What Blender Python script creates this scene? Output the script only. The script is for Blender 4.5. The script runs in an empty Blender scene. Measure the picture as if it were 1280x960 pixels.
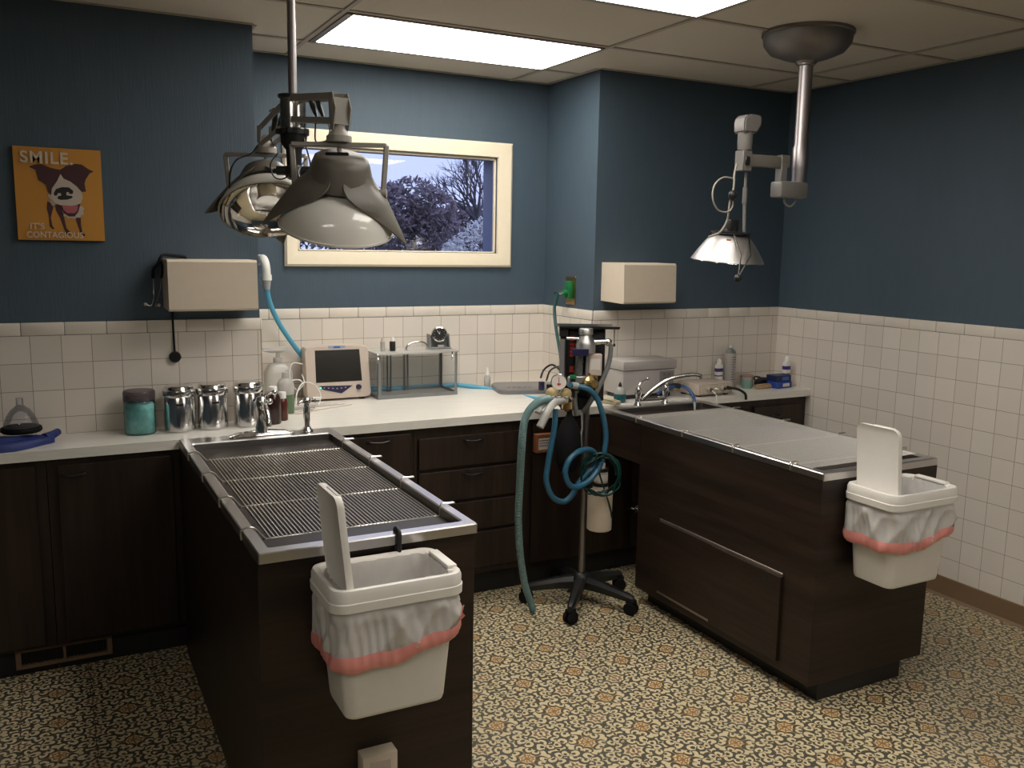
import bpy, bmesh, math, random
from mathutils import Vector, Matrix
random.seed(7)
D = bpy.data
C = bpy.context.scene.collection
PI = math.pi

# ------------------------------------------------------------------ camera
FPX = 1114.99
CAM = Vector((0, 0, 1.6685))
FWD = Vector((0.45942846, 0.87513448, -0.1518721))
RGT = Vector((0.88645808, -0.46251595, 0.01646401))
UPV = Vector((0.05583504, 0.14219229, 0.98826302))
cd = D.cameras.new('camera')
cam = D.objects.new('camera', cd)
C.objects.link(cam)
cd.sensor_width = 36
cd.lens = FPX / 1280 * 36
cd.clip_start = 0.05
cam.matrix_world = Matrix(((RGT.x, UPV.x, -FWD.x, CAM.x), (RGT.y, UPV.y, -FWD.y, CAM.y), (RGT.z, UPV.z, -FWD.z, CAM.z), (0, 0, 0, 1)))
bpy.context.scene.camera = cam

# ------------------------------------------------------------------ light levels
PANEL = 8.7          # radiance of the fluorescent diffusers
PANEL_ALCOVE = 11.2      # alcove fixture, strength raised to brighten the alcove
PANEL_COL = (1.0, 0.95, 0.87, 1)
SKY = 1.5
EXPOSURE = 0.14
sc = bpy.context.scene
sc.view_settings.view_transform = 'Standard'
sc.view_settings.look = 'None'
sc.view_settings.gamma = 1
sc.view_settings.exposure = EXPOSURE
sc.view_settings.use_curve_mapping = False
w = D.worlds.new('dusk')
sc.world = w
w.use_nodes = True
nt = w.node_tree
bg = nt.nodes['Background']
tc = nt.nodes.new('ShaderNodeTexCoord')
sp = nt.nodes.new('ShaderNodeSeparateXYZ')
cr = nt.nodes.new('ShaderNodeValToRGB')
cr.color_ramp.elements[0].position = 0.0
cr.color_ramp.elements[0].color = (0.50, 0.545, 0.80, 1)
cr.color_ramp.elements[1].position = 0.35
cr.color_ramp.elements[1].color = (0.36, 0.44, 0.84, 1)
nt.links.new(tc.outputs['Generated'], sp.inputs[0])
nt.links.new(sp.outputs['Z'], cr.inputs[0])
nt.links.new(cr.outputs[0], bg.inputs['Color'])
bg.inputs['Strength'].default_value = SKY

# ------------------------------------------------------------------ room numbers (metres)
YB, YJ, XL, XA, XR, XW = 4.484, 3.960, 0.829, 2.5525, 3.853, -2.3
YF = -2.6                 # wall behind the photographer
ZT, ZC, ZK, YK = 1.345, 2.566, 0.894, 3.661   # tile top, ceiling, worktop, worktop front

def at(u, v, x=None, y=None, z=None):
    """the point of the place seen at photo position (u, v) in a known plane"""
    d = FWD + RGT * ((u - 640) / FPX) + UPV * ((480 - v) / FPX)
    if x is not None: t = (x - CAM.x) / d.x
    elif y is not None: t = (y - CAM.y) / d.y
    else: t = (z - CAM.z) / d.z
    return CAM + d * t
def path(lst): return [at(u, v, y=y) for u, v, y in lst]

# ------------------------------------------------------------------ materials
class NT:
    def __init__(s, m):
        s.m = m; m.use_nodes = True; s.t = m.node_tree; s.n = s.t.nodes; s.l = s.t.links
        s.b = s.n['Principled BSDF']
    def new(s, t, **k):
        n = s.n.new(t)
        for a, v in k.items(): setattr(n, a, v)
        return n
    def put(s, sock, v):
        if hasattr(v, 'is_output') or hasattr(v, 'links'): s.l.new(v, sock)
        else: sock.default_value = v
    def math(s, op, a, b=None, c=None, clamp=False):
        n = s.new('ShaderNodeMath', operation=op, use_clamp=clamp)
        s.put(n.inputs[0], a)
        if b is not None: s.put(n.inputs[1], b)
        if c is not None: s.put(n.inputs[2], c)
        return n.outputs[0]
    def mix(s, f, a, b):
        n = s.new('ShaderNodeMix', data_type='RGBA')
        s.put(n.inputs[0], f)
        for i, v in ((6, a), (7, b)):
            if isinstance(v, tuple): v = tuple(v[:3]) + (1,)
            s.put(n.inputs[i], v)
        return n.outputs[2]
    def coord(s, scale=(1, 1, 1), kind='Object'):
        t = s.new('ShaderNodeTexCoord'); m = s.new('ShaderNodeMapping')
        m.inputs['Scale'].default_value = scale
        s.l.new(t.outputs[kind], m.inputs[0]); return m.outputs[0]
    def noise(s, vec, scale, detail=3, rough=.5):
        n = s.new('ShaderNodeTexNoise'); s.l.new(vec, n.inputs['Vector'])
        n.inputs['Scale'].default_value = scale; n.inputs['Detail'].default_value = detail
        n.inputs['Roughness'].default_value = rough
        return n.outputs[0]
    def bump(s, h, strength=.3, dist=.002):
        n = s.new('ShaderNodeBump'); s.l.new(h, n.inputs['Height'])
        n.inputs['Strength'].default_value = strength; n.inputs['Distance'].default_value = dist
        s.l.new(n.outputs[0], s.b.inputs['Normal'])

def mat(name, col, rough=.5, metal=0, trans=0, ior=1.45, alpha=1, vary=0.06, spec=None, scale=30, bump=0, stretch=(1, 1, 1), emit=None, coat=0):
    m = D.materials.new(name); g = NT(m); b = g.b
    b.inputs['Roughness'].default_value = rough
    b.inputs['Metallic'].default_value = metal
    b.inputs['Transmission Weight'].default_value = trans
    b.inputs['IOR'].default_value = ior
    b.inputs['Alpha'].default_value = alpha
    b.inputs['Coat Weight'].default_value = coat
    if spec is not None: b.inputs['Specular IOR Level'].default_value = spec
    v = g.coord(stretch)
    n = g.noise(v, scale)
    lo = tuple(max(0, c * (1 - vary)) for c in col); hi = tuple(min(1, c * (1 + vary)) for c in col)
    g.l.new(g.mix(n, lo, hi), b.inputs['Base Color'])
    if bump: g.bump(n, bump)
    if emit:
        b.inputs['Emission Color'].default_value = tuple(emit[0]) + (1,)
        b.inputs['Emission Strength'].default_value = emit[1]
    return m

def srgb(r, g, b): return tuple(((c / 255 + .055) / 1.055) ** 2.4 if c > 10 else c / 255 / 12.92 for c in (r, g, b))

def wallpaper():
    m = D.materials.new('blue_ribbed_wallpaper'); g = NT(m)
    v = g.coord((1, 1, .05)); n = g.noise(v, 190, 2, .6)
    v2 = g.coord((1, 1, .3)); n2 = g.noise(v2, 25, 3)
    f = g.math('MULTIPLY', g.math('ADD', n, n2), .5)
    g.l.new(g.mix(f, (0.042, 0.068, 0.094), (0.063, 0.097, 0.130)), g.b.inputs['Base Color'])
    g.b.inputs['Roughness'].default_value = .62
    g.bump(n, .5, .0015)
    return m
def tile(axis, phase, z0):
    m = D.materials.new('cream_wall_tile'); g = NT(m)
    t = g.new('ShaderNodeTexCoord'); s = g.new('ShaderNodeSeparateXYZ'); g.l.new(t.outputs['Object'], s.inputs[0])
    c = g.new('ShaderNodeCombineXYZ')
    g.l.new(g.math('SUBTRACT', s.outputs[axis], phase), c.inputs[0])
    g.l.new(g.math('SUBTRACT', s.outputs['Z'], z0), c.inputs[1])
    b = g.new('ShaderNodeTexBrick'); b.offset = 0; b.squash = 1
    g.l.new(c.outputs[0], b.inputs['Vector'])
    b.inputs['Scale'].default_value = 1
    b.inputs['Brick Width'].default_value = .1097; b.inputs['Row Height'].default_value = .1097
    b.inputs['Mortar Size'].default_value = .0013; b.inputs['Mortar Smooth'].default_value = .3
    b.inputs['Color1'].default_value = (.68, .625, .555, 1); b.inputs['Color2'].default_value = (.74, .685, .615, 1)
    b.inputs['Mortar'].default_value = (.24, .19, .14, 1)
    n = g.noise(g.coord(), 9, 3)
    g.l.new(g.mix(g.math('MULTIPLY', n, .25), b.outputs['Color'], (.60, .53, .46)), g.b.inputs['Base Color'])
    g.b.inputs['Roughness'].default_value = .16
    inv = g.math('SUBTRACT', 1, b.outputs['Fac'])
    g.bump(g.math('ADD', inv, g.math('MULTIPLY', g.noise(g.coord(), 14, 1), .5)), .35, .002)
    return m
def wood(name, scale):
    m = D.materials.new(name); g = NT(m)
    v = g.coord(scale); n = g.noise(v, 14, 6, .65); n2 = g.noise(v, 60, 3, .6)
    f = g.math('ADD', g.math('MULTIPLY', n, .7), g.math('MULTIPLY', n2, .3))
    r = g.new('ShaderNodeValToRGB'); g.l.new(f, r.inputs[0])
    r.color_ramp.elements[0].position = .38; r.color_ramp.elements[0].color = (.014, .0085, .006, 1)
    r.color_ramp.elements[1].position = .68; r.color_ramp.elements[1].color = (.042, .025, .017, 1)
    g.l.new(r.outputs[0], g.b.inputs['Base Color'])
    g.b.inputs['Roughness'].default_value = .42
    g.b.inputs['Specular IOR Level'].default_value = .35
    g.bump(f, .15, .001)
    return m
def floor_mat():
    m = D.materials.new('scrollwork_vinyl_tile'); g = NT(m)
    t = g.new('ShaderNodeTexCoord')
    # a little wobble so the printed scrolls look hand drawn
    nz = g.new('ShaderNodeTexNoise'); nz.inputs['Scale'].default_value = 22; nz.inputs['Detail'].default_value = 1
    g.l.new(t.outputs['Object'], nz.inputs['Vector'])
    sub = g.new('ShaderNodeVectorMath', operation='SUBTRACT'); g.l.new(nz.outputs['Color'], sub.inputs[0]); sub.inputs[1].default_value = (.5, .5, .5)
    sc_ = g.new('ShaderNodeVectorMath', operation='SCALE'); g.l.new(sub.outputs[0], sc_.inputs[0]); sc_.inputs['Scale'].default_value = .022
    ad = g.new('ShaderNodeVectorMath', operation='ADD'); g.l.new(t.outputs['Object'], ad.inputs[0]); g.l.new(sc_.outputs[0], ad.inputs[1])
    def fold(src, off):
        s = g.new('ShaderNodeSeparateXYZ'); g.l.new(src, s.inputs[0])
        o = []
        for k, ax in enumerate('XY'):
            q = g.math('DIVIDE', g.math('SUBTRACT', s.outputs[ax], off[k]), .2286)
            fr = g.math('FLOORED_MODULO', q, 1.0)
            o.append(g.math('MULTIPLY', g.math('SUBTRACT', fr, .5), 2))
        return o
    p, q = fold(ad.outputs[0], (1.674, 2.72))
    a = g.math('ABSOLUTE', p); b = g.math('ABSOLUTE', q)
    mx = g.math('MAXIMUM', a, b); mn = g.math('MINIMUM', a, b)
    def dist(cx, cy, X=mx, Y=mn):
        dx = g.math('SUBTRACT', X, cx); dy = g.math('SUBTRACT', Y, cy)
        return g.math('SQRT', g.math('ADD', g.math('MULTIPLY', dx, dx), g.math('MULTIPLY', dy, dy))), dx, dy
    def ring(cx, cy, r, w_, gap):            # gap: direction (gx, gy) that is left open
        d, dx, dy = dist(cx, cy)
        on = g.math('LESS_THAN', g.math('ABSOLUTE', g.math('SUBTRACT', d, r)), w_)
        dot = g.math('ADD', g.math('MULTIPLY', dx, gap[0]), g.math('MULTIPLY', dy, gap[1]))
        return g.math('MULTIPLY', on, g.math('LESS_THAN', dot, r * .55))
    def disc(cx, cy, r):
        return g.math('LESS_THAN', dist(cx, cy)[0], r)
    def crescent(cx, cy, R, ox, oy, r):
        inside = g.math('LESS_THAN', dist(cx, cy)[0], R); outb = g.math('GREATER_THAN', dist(cx + ox, cy + oy)[0], r)
        return g.math('MULTIPLY', inside, outb)
    dark = None
    for e in [crescent(.36, .17, .165, .022, .050, .120), crescent(.60, .10, .14, -.048, -.01, .105), crescent(.58, .41, .19, .045, -.05, .138),
              crescent(.85, .20, .17, .025, .05, .120), crescent(.83, .59, .17, -.05, -.03, .125), crescent(.40, .42, .09, .03, .0, .06), crescent(.98, .45, .11, .02, .04, .08),
              disc(.41, .24, .055), disc(.66, .35, .06), disc(.89, .28, .055), disc(.76, .56, .055), disc(.73, .22, .055), disc(.72, .76, .055), disc(1.0, .02, .05)]:
        dark = e if dark is None else g.math('MAXIMUM', dark, e)
    # orange line star in the tile centre, red-brown rosette at its corners
    r0 = dist(0, 0)[0]
    star = g.math('MULTIPLY', g.math('LESS_THAN', g.math('ABSOLUTE', g.math('SUBTRACT', mx, mn)), .026), g.math('LESS_THAN', r0, .40))
    star = g.math('MAXIMUM', star, g.math('MULTIPLY', g.math('LESS_THAN', mn, .03), g.math('LESS_THAN', r0, .30)))
    star = g.math('MAXIMUM', star, g.math('LESS_THAN', g.math('ABSOLUTE', g.math('SUBTRACT', r0, .17)), .018))
    star = g.math('MAXIMUM', star, disc(.30, .0, .04))
    rc = dist(1, 1)[0]
    corner = g.math('MAXIMUM', g.math('LESS_THAN', g.math('ABSOLUTE', g.math('SUBTRACT', rc, .15)), .028), g.math('LESS_THAN', rc, .055))
    corner = g.math('MAXIMUM', corner, g.math('MAXIMUM', disc(1.0, .80, .05), disc(.86, .86, .045)))
    edge = g.math('GREATER_THAN', a, .982)
    n = g.noise(t.outputs['Object'], 60, 2); n2 = g.noise(t.outputs['Object'], 3, 3)
    base = g.mix(n, (.58, .48, .285), (.74, .63, .40))
    base = g.mix(g.math('MULTIPLY', n2, .3), base, (.52, .43, .27))
    ink = g.mix(n, (.020, .022, .020), (.060, .064, .054))
    col = g.mix(g.math('MULTIPLY', dark, .92), base, ink)
    col = g.mix(g.math('MULTIPLY', star, .9), col, (.28, .12, .022))
    col = g.mix(g.math('MULTIPLY', corner, .8), col, (.14, .065, .045))
    col = g.mix(g.math('MULTIPLY', edge, .75), col, (.05, .035, .02))
    g.l.new(col, g.b.inputs['Base Color'])
    g.b.inputs['Roughness'].default_value = .38
    g.b.inputs['Specular IOR Level'].default_value = .4
    g.bump(n, .1, .001)
    return m
def glassy(name, tint=(1, 1, 1), refl=.9, rough=0.02, body=0.0, body_col=(.8, .8, .8), fmul=1.0):
    m = D.materials.new(name); g = NT(m)
    out = [n for n in g.n if n.type == 'OUTPUT_MATERIAL'][0]
    tr = g.new('ShaderNodeBsdfTransparent'); tr.inputs[0].default_value = tuple(tint) + (1,)
    gl = g.new('ShaderNodeBsdfGlossy'); gl.inputs['Roughness'].default_value = rough; gl.inputs[0].default_value = (refl, refl, refl, 1)
    fr = g.new('ShaderNodeFresnel'); fr.inputs[0].default_value = 1.45
    mx = g.new('ShaderNodeMixShader'); g.l.new(g.math('MULTIPLY', fr.outputs[0], fmul), mx.inputs[0]); g.l.new(tr.outputs[0], mx.inputs[1]); g.l.new(gl.outputs[0], mx.inputs[2])
    o = mx.outputs[0]
    if body:
        df = g.new('ShaderNodeBsdfPrincipled'); df.inputs['Roughness'].default_value = .35
        n = g.noise(g.coord(), 40)
        g.l.new(g.mix(n, tuple(c * .85 for c in body_col), body_col), df.inputs['Base Color'])
        m2 = g.new('ShaderNodeMixShader'); m2.inputs[0].default_value = body
        g.l.new(o, m2.inputs[1]); g.l.new(df.outputs[0], m2.inputs[2]); o = m2.outputs[0]
    g.l.new(o, out.inputs[0])
    return m
def lamp_mat(power):
    m = D.materials.new('fluorescent_diffuser'); g = NT(m)
    g.b.inputs['Base Color'].default_value = (.8, .8, .8, 1)
    v = g.new('ShaderNodeTexVoronoi'); v.inputs['Scale'].default_value = 90
    g.l.new(g.coord(), v.inputs['Vector'])
    g.l.new(g.mix(g.math('MULTIPLY', v.outputs['Distance'], .12), PANEL_COL, (.8, .75, .7)), g.b.inputs['Emission Color'])
    g.b.inputs['Emission Strength'].default_value = power
    return m
def steel(name, col, rough, streak=(1, 1, 1), vary=.1):
    m = D.materials.new(name); g = NT(m)
    g.b.inputs['Metallic'].default_value = 1
    n = g.noise(g.coord(streak), 60, 3)
    g.l.new(g.mix(n, tuple(c * (1 - vary) for c in col), tuple(min(1, c * (1 + vary)) for c in col)), g.b.inputs['Base Color'])
    g.l.new(g.math('ADD', g.math('MULTIPLY', n, .05), rough - .025), g.b.inputs['Roughness'])
    return m

M = {}
M['wall'] = wallpaper()
M['wood_v'] = wood('dark_walnut_laminate_upright', (1, 1, .06))
M['wood_h'] = wood('dark_walnut_laminate_level', (.06, .06, 1))
M['floor'] = floor_mat()
M['lamp'] = lamp_mat(PANEL); M['lamp_alcove'] = lamp_mat(PANEL_ALCOVE)
M['ceil'] = mat('ceiling_panel', (.66, .60, .52), .9, vary=.08, scale=120, bump=.4)
M['tbar'] = mat('ceiling_grid_metal', (.42, .37, .31), .5)
M['fixture'] = mat('fixture_frame_metal', (.30, .27, .27), .4, metal=.6)
M['white_trim'] = mat('cream_painted_trim', (.78, .69, .53), .35, vary=.03)
M['cap'] = mat('cream_cap_tile', (.70, .64, .565), .16, vary=.05, scale=8)
M['base'] = mat('brown_rubber_base', (.20, .125, .07), .5)
M['kick'] = mat('black_rubber_kick', (.014, .013, .013), .5)
M['steel'] = steel('brushed_stainless', (.60, .58, .57), .30, (1, .05, 1), .03)
M['steel_dark'] = steel('dark_stainless_basin', (.20, .19, .185), .36)  # basin steel set darker than the rim, for contrast under the grate
M['chrome'] = steel('chrome', (.70, .69, .68), .15, vary=.02)
M['wire'] = steel('bright_wire', (.78, .74, .66), .3)
M['wire_light'] = mat('pale_zinc_wire', (.58, .55, .50), .4, metal=.5)
M['alu'] = steel('spun_aluminium', (.56, .54, .53), .40, (1, 1, 1))
M['brass'] = steel('brass', (.62, .42, .18), .25)
M['mirror'] = steel('mirror_reflector', (.80, .78, .76), .07, vary=.02)
M['pole'] = steel('satin_pole', (.30, .275, .28), .38, (1, 1, .05))
M['bin'] = mat('white_plastic', (.80, .765, .71), .38, vary=.03)
M['bag'] = glassy('thin_white_film', (.95, .95, .95), .6, .25, .80, (.80, .77, .74))
M['pink'] = glassy('pink_drawstring_film', (1, .62, .58), .5, .3, .85, (.95, .36, .32))
M['pinkspot'] = mat('orange_red_tab', (.8, .12, .03), .5)
M['cream'] = mat('cream_enamel', (.62, .53, .42), .45, vary=.04)
M['grey'] = mat('grey_enamel', (.145, .133, .113), .42, vary=.05)
M['greylite'] = mat('light_grey_enamel', (.36, .335, .30), .4, vary=.04)
M['enamel'] = mat('off_white_enamel_shade', (.80, .775, .73), .10, vary=.02, coat=.3)
M['black'] = mat('black_plastic', (.012, .012, .012), .4)
M['blackmetal'] = mat('black_painted_metal', (.014, .012, .013), .3)
M['rubber'] = mat('black_rubber', (.007, .007, .008), .75, spec=.2)
M['blue_hose'] = mat('blue_hose', (.028, .115, .19), .35, vary=.1)
M['teal_hose'] = glassy('teal_translucent_hose', (.7, .9, .9), .6, .3, .8, (.20, .33, .33))
M['green_hose'] = mat('dark_green_hose', (.007, .045, .040), .35, vary=.15)
M['white_plastic'] = mat('bright_white_plastic', (.75, .74, .70), .35, vary=.02)
M['clear_white'] = glassy('milky_plastic', (.9, .9, .9), .7, .2, .5, (.72, .70, .66))
M['glass'] = glassy('clear_glass', (.96, .98, .98))
M['window_glass'] = glassy('window_glass', (.93, .95, .98))
M['acrylic'] = glassy('clear_acrylic_sheet', (.985, .99, .99), .7, .08, .012, (.6, .62, .64), .22)
M['worktop'] = mat('white_marbled_laminate', (.80, .77, .71), .17, vary=.10, scale=9, stretch=(1, 9, 9))
M['plastic_beige'] = mat('beige_plastic', (.50, .42, .36), .45, vary=.04)
M['screen'] = mat('dark_screen', (.02, .018, .016), .18)
M['navy'] = mat('navy_plastic', (.02, .018, .06), .3)
M['leafdark'] = mat('dark_leaf', (.24, .18, .165), .7, vary=.4, scale=3)
M['leafmid'] = mat('dusky_leaf', (.22, .17, .14), .7, vary=.4, scale=3)
M['blossom'] = mat('white_blossom', (.74, .70, .60), .7, vary=.2)
M['bark'] = mat('grey_bark', (.14, .12, .12), .8, vary=.3)
M['grass'] = mat('dim_lawn', (.05, .06, .04), .9, vary=.3)
M['reveal'] = mat('slate_painted_reveal', (.27, .29, .36), .7)

# ------------------------------------------------------------------ mesh building
def catmull(pts, n=8, closed=False):
    pts = [Vector(p) for p in pts]
    if len(pts) < 3: return pts
    out = []; L = len(pts); rng = L if closed else L - 1
    for i in range(rng):
        if closed: p0, p1, p2, p3 = pts[i - 1], pts[i], pts[(i + 1) % L], pts[(i + 2) % L]
        else: p0, p1, p2, p3 = pts[max(i - 1, 0)], pts[i], pts[i + 1], pts[min(i + 2, L - 1)]
        for k in range(n):
            t = k / n
            out.append(.5 * ((2 * p1) + (p2 - p0) * t + (2 * p0 - 5 * p1 + 4 * p2 - p3) * t * t + (3 * p1 - p0 - 3 * p2 + p3) * t ** 3))
    if not closed: out.append(pts[-1])
    return out
def rrect(cx, cy, w_, d_, r, z, n=5):
    out = []
    for sx, sy, a0 in ((1, 1, 0), (-1, 1, 90), (-1, -1, 180), (1, -1, 270)):
        for k in range(n + 1):
            a = math.radians(a0 + 90 * k / n)
            out.append(Vector((cx + sx * (w_ / 2 - r) + r * math.cos(a), cy + sy * (d_ / 2 - r) + r * math.sin(a), z)))
    return out
def frame_axes(axis):
    z = Vector(axis).normalized()
    x = z.orthogonal().normalized() if abs(z.z) < .999 else Vector((1, 0, 0))
    y = z.cross(x).normalized()
    return x, y, z

class MB:
    def __init__(s): s.b = bmesh.new()
    def box(s, x0, x1, y0, y1, z0, z1, bev=0, seg=2):
        vs = [s.b.verts.new((x, y, z)) for x in (x0, x1) for y in (y0, y1) for z in (z0, z1)]
        fs = [s.b.faces.new([vs[i] for i in f]) for f in ((0, 1, 3, 2), (4, 6, 7, 5), (0, 4, 5, 1), (2, 3, 7, 6), (0, 2, 6, 4), (1, 5, 7, 3))]
        if bev:
            es = list({e for f in fs for e in f.edges})
            bmesh.ops.bevel(s.b, geom=es, offset=bev, segments=seg, profile=.5, affect='EDGES')
        return s
    def obox(s, c, ax, ay, az, bev=0, seg=2):
        """box with centre c and three half-extent vectors"""
        c, ax, ay, az = map(Vector, (c, ax, ay, az))
        vs = [s.b.verts.new(c + ax * i + ay * j + az * k) for i in (-1, 1) for j in (-1, 1) for k in (-1, 1)]
        fs = [s.b.faces.new([vs[i] for i in f]) for f in ((0, 1, 3, 2), (4, 6, 7, 5), (0, 4, 5, 1), (2, 3, 7, 6), (0, 2, 6, 4), (1, 5, 7, 3))]
        if bev:
            es = list({e for f in fs for e in f.edges})
            bmesh.ops.bevel(s.b, geom=es, offset=bev, segments=seg, profile=.5, affect='EDGES')
        return s
    def bar(s, p0, p1, w_, h, bev=0, up=(0, 0, 1)):
        p0, p1 = Vector(p0), Vector(p1); d = (p1 - p0); L = d.length; d.normalize()
        u = Vector(up); sd = d.cross(u)
        if sd.length < 1e-4: sd = d.cross(Vector((0, 1, 0)))
        sd.normalize(); u2 = sd.cross(d).normalized()
        return s.obox((p0 + p1) / 2, d * L / 2, sd * w_ / 2, u2 * h / 2, bev, 1)
    def loft(s, rings, cap0=True, cap1=True, closed=True):
        R = [[s.b.verts.new(p) for p in r] for r in rings]
        n = len(R[0])
        for a, b in zip(R, R[1:]):
            for i in range(n if closed else n - 1):
                j = (i + 1) % n
                try: s.b.faces.new((a[i], a[j], b[j], b[i]))
                except ValueError: pass
        if cap0: s.b.faces.new(R[0][::-1])
        if cap1: s.b.faces.new(R[-1])
        return s
    def lathe(s, prof, c=(0, 0, 0), axis=(0, 0, 1), seg=32, cap0=True, cap1=True):
        x, y, z = frame_axes(axis); c = Vector(c)
        return s.loft([[c + z * h + (x * math.cos(2 * PI * k / seg) + y * math.sin(2 * PI * k / seg)) * max(r, 1e-5) for k in range(seg)] for r, h in prof], cap0, cap1)
    def cyl(s, p0, p1, r, r1=None, seg=20):
        p0, p1 = Vector(p0), Vector(p1); L = (p1 - p0).length
        return s.lathe([(r, 0), (r if r1 is None else r1, L)], p0, p1 - p0, seg)
    def ball(s, c, r, seg=16, sz=1, axis=(0, 0, 1)):
        return s.lathe([(r * math.sin(PI * k / seg), -r * sz * math.cos(PI * k / seg)) for k in range(seg + 1)], c, axis, seg, False, False)
    def tube(s, pts, r, seg=8, n=8, closed=False, rad=None, smooth=True):
        P = catmull(pts, n, closed) if smooth else [Vector(p) for p in pts]
        L = len(P); rings = []; nrm = None
        for i in range(L):
            if closed: t = P[(i + 1) % L] - P[i - 1]
            else: t = P[min(i + 1, L - 1)] - P[max(i - 1, 0)]
            t.normalize()
            if nrm is None: nrm = t.orthogonal().normalized()
            nrm = (nrm - t * nrm.dot(t)).normalized(); bi = t.cross(nrm)
            rr = rad(i, i / (L - 1)) if rad else r
            rings.append([P[i] + (nrm * math.cos(2 * PI * k / seg) + bi * math.sin(2 * PI * k / seg)) * rr for k in range(seg)])
        if closed: rings.append([v.copy() for v in rings[0]])
        return s.loft(rings, not closed, not closed)
    def prism(s, pts, vec):
        vec = Vector(vec)
        return s.loft([[Vector(p) for p in pts], [Vector(p) + vec for p in pts]])
    def build(s, name, m, parent=None, smooth=40, mats=None, world=True):
        bmesh.ops.remove_doubles(s.b, verts=s.b.verts, dist=1e-6)
        bmesh.ops.recalc_face_normals(s.b, faces=s.b.faces)
        me = D.meshes.new(name); s.b.to_mesh(me); s.b.free()
        me.materials.append(M[m] if isinstance(m, str) else m)
        if smooth:
            for p in me.polygons: p.use_smooth = True
            me.set_sharp_from_angle(angle=math.radians(smooth))
        o = D.objects.new(name, me); C.objects.link(o)
        if parent:
            o.parent = parent
            if world: o.location = -wloc(parent)
        return o
def wloc(o):
    v = Vector((0, 0, 0))
    while o: v = v + o.location; o = o.parent
    return v
def tag(o, label, cat, group=None):
    o['label'] = label; o['category'] = cat
    if group: o['group'] = group
    return o
def thing(name, label, cat, loc=(0, 0, 0), group=None):
    o = D.objects.new(name, None); C.objects.link(o); o.location = loc; o.empty_display_size = .05
    return tag(o, label, cat, group)
def struct(o): o['kind'] = 'structure'; return o
def kids(o): return [c for c in D.objects if c.parent == o]
def copy_tree(o, parent=None):
    c = o.copy(); C.objects.link(c)
    if parent: c.parent = parent
    for ch in kids(o): copy_tree(ch, c)
    return c
def poly_mesh(name, pts, m, parent):
    b = MB(); b.b.faces.new([b.b.verts.new(p) for p in pts]); return b.build(name, m, parent, 0)
def text(name, body, m, parent, loc, size, rot=(PI / 2, 0, 0), depth=.0006, sx=1, spacing=1):
    cu = D.curves.new(name, 'FONT'); cu.body = body; cu.size = size; cu.extrude = depth; cu.offset = size * .022; cu.space_character = spacing
    t = D.objects.new(name, cu); C.objects.link(t)
    bpy.context.view_layer.update()
    me = D.meshes.new_from_object(t.evaluated_get(bpy.context.evaluated_depsgraph_get()))
    D.objects.remove(t); D.curves.remove(cu)
    me.materials.clear(); me.materials.append(M[m])
    me.transform(Matrix.Translation(Vector(loc)) @ Matrix.Rotation(rot[2], 4, 'Z') @ Matrix.Rotation(rot[0], 4, 'X') @ Matrix.Diagonal((sx, 1, 1, 1)))
    o = D.objects.new(name, me); C.objects.link(o); o.parent = parent; o.location = -wloc(parent)
    return o

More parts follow.
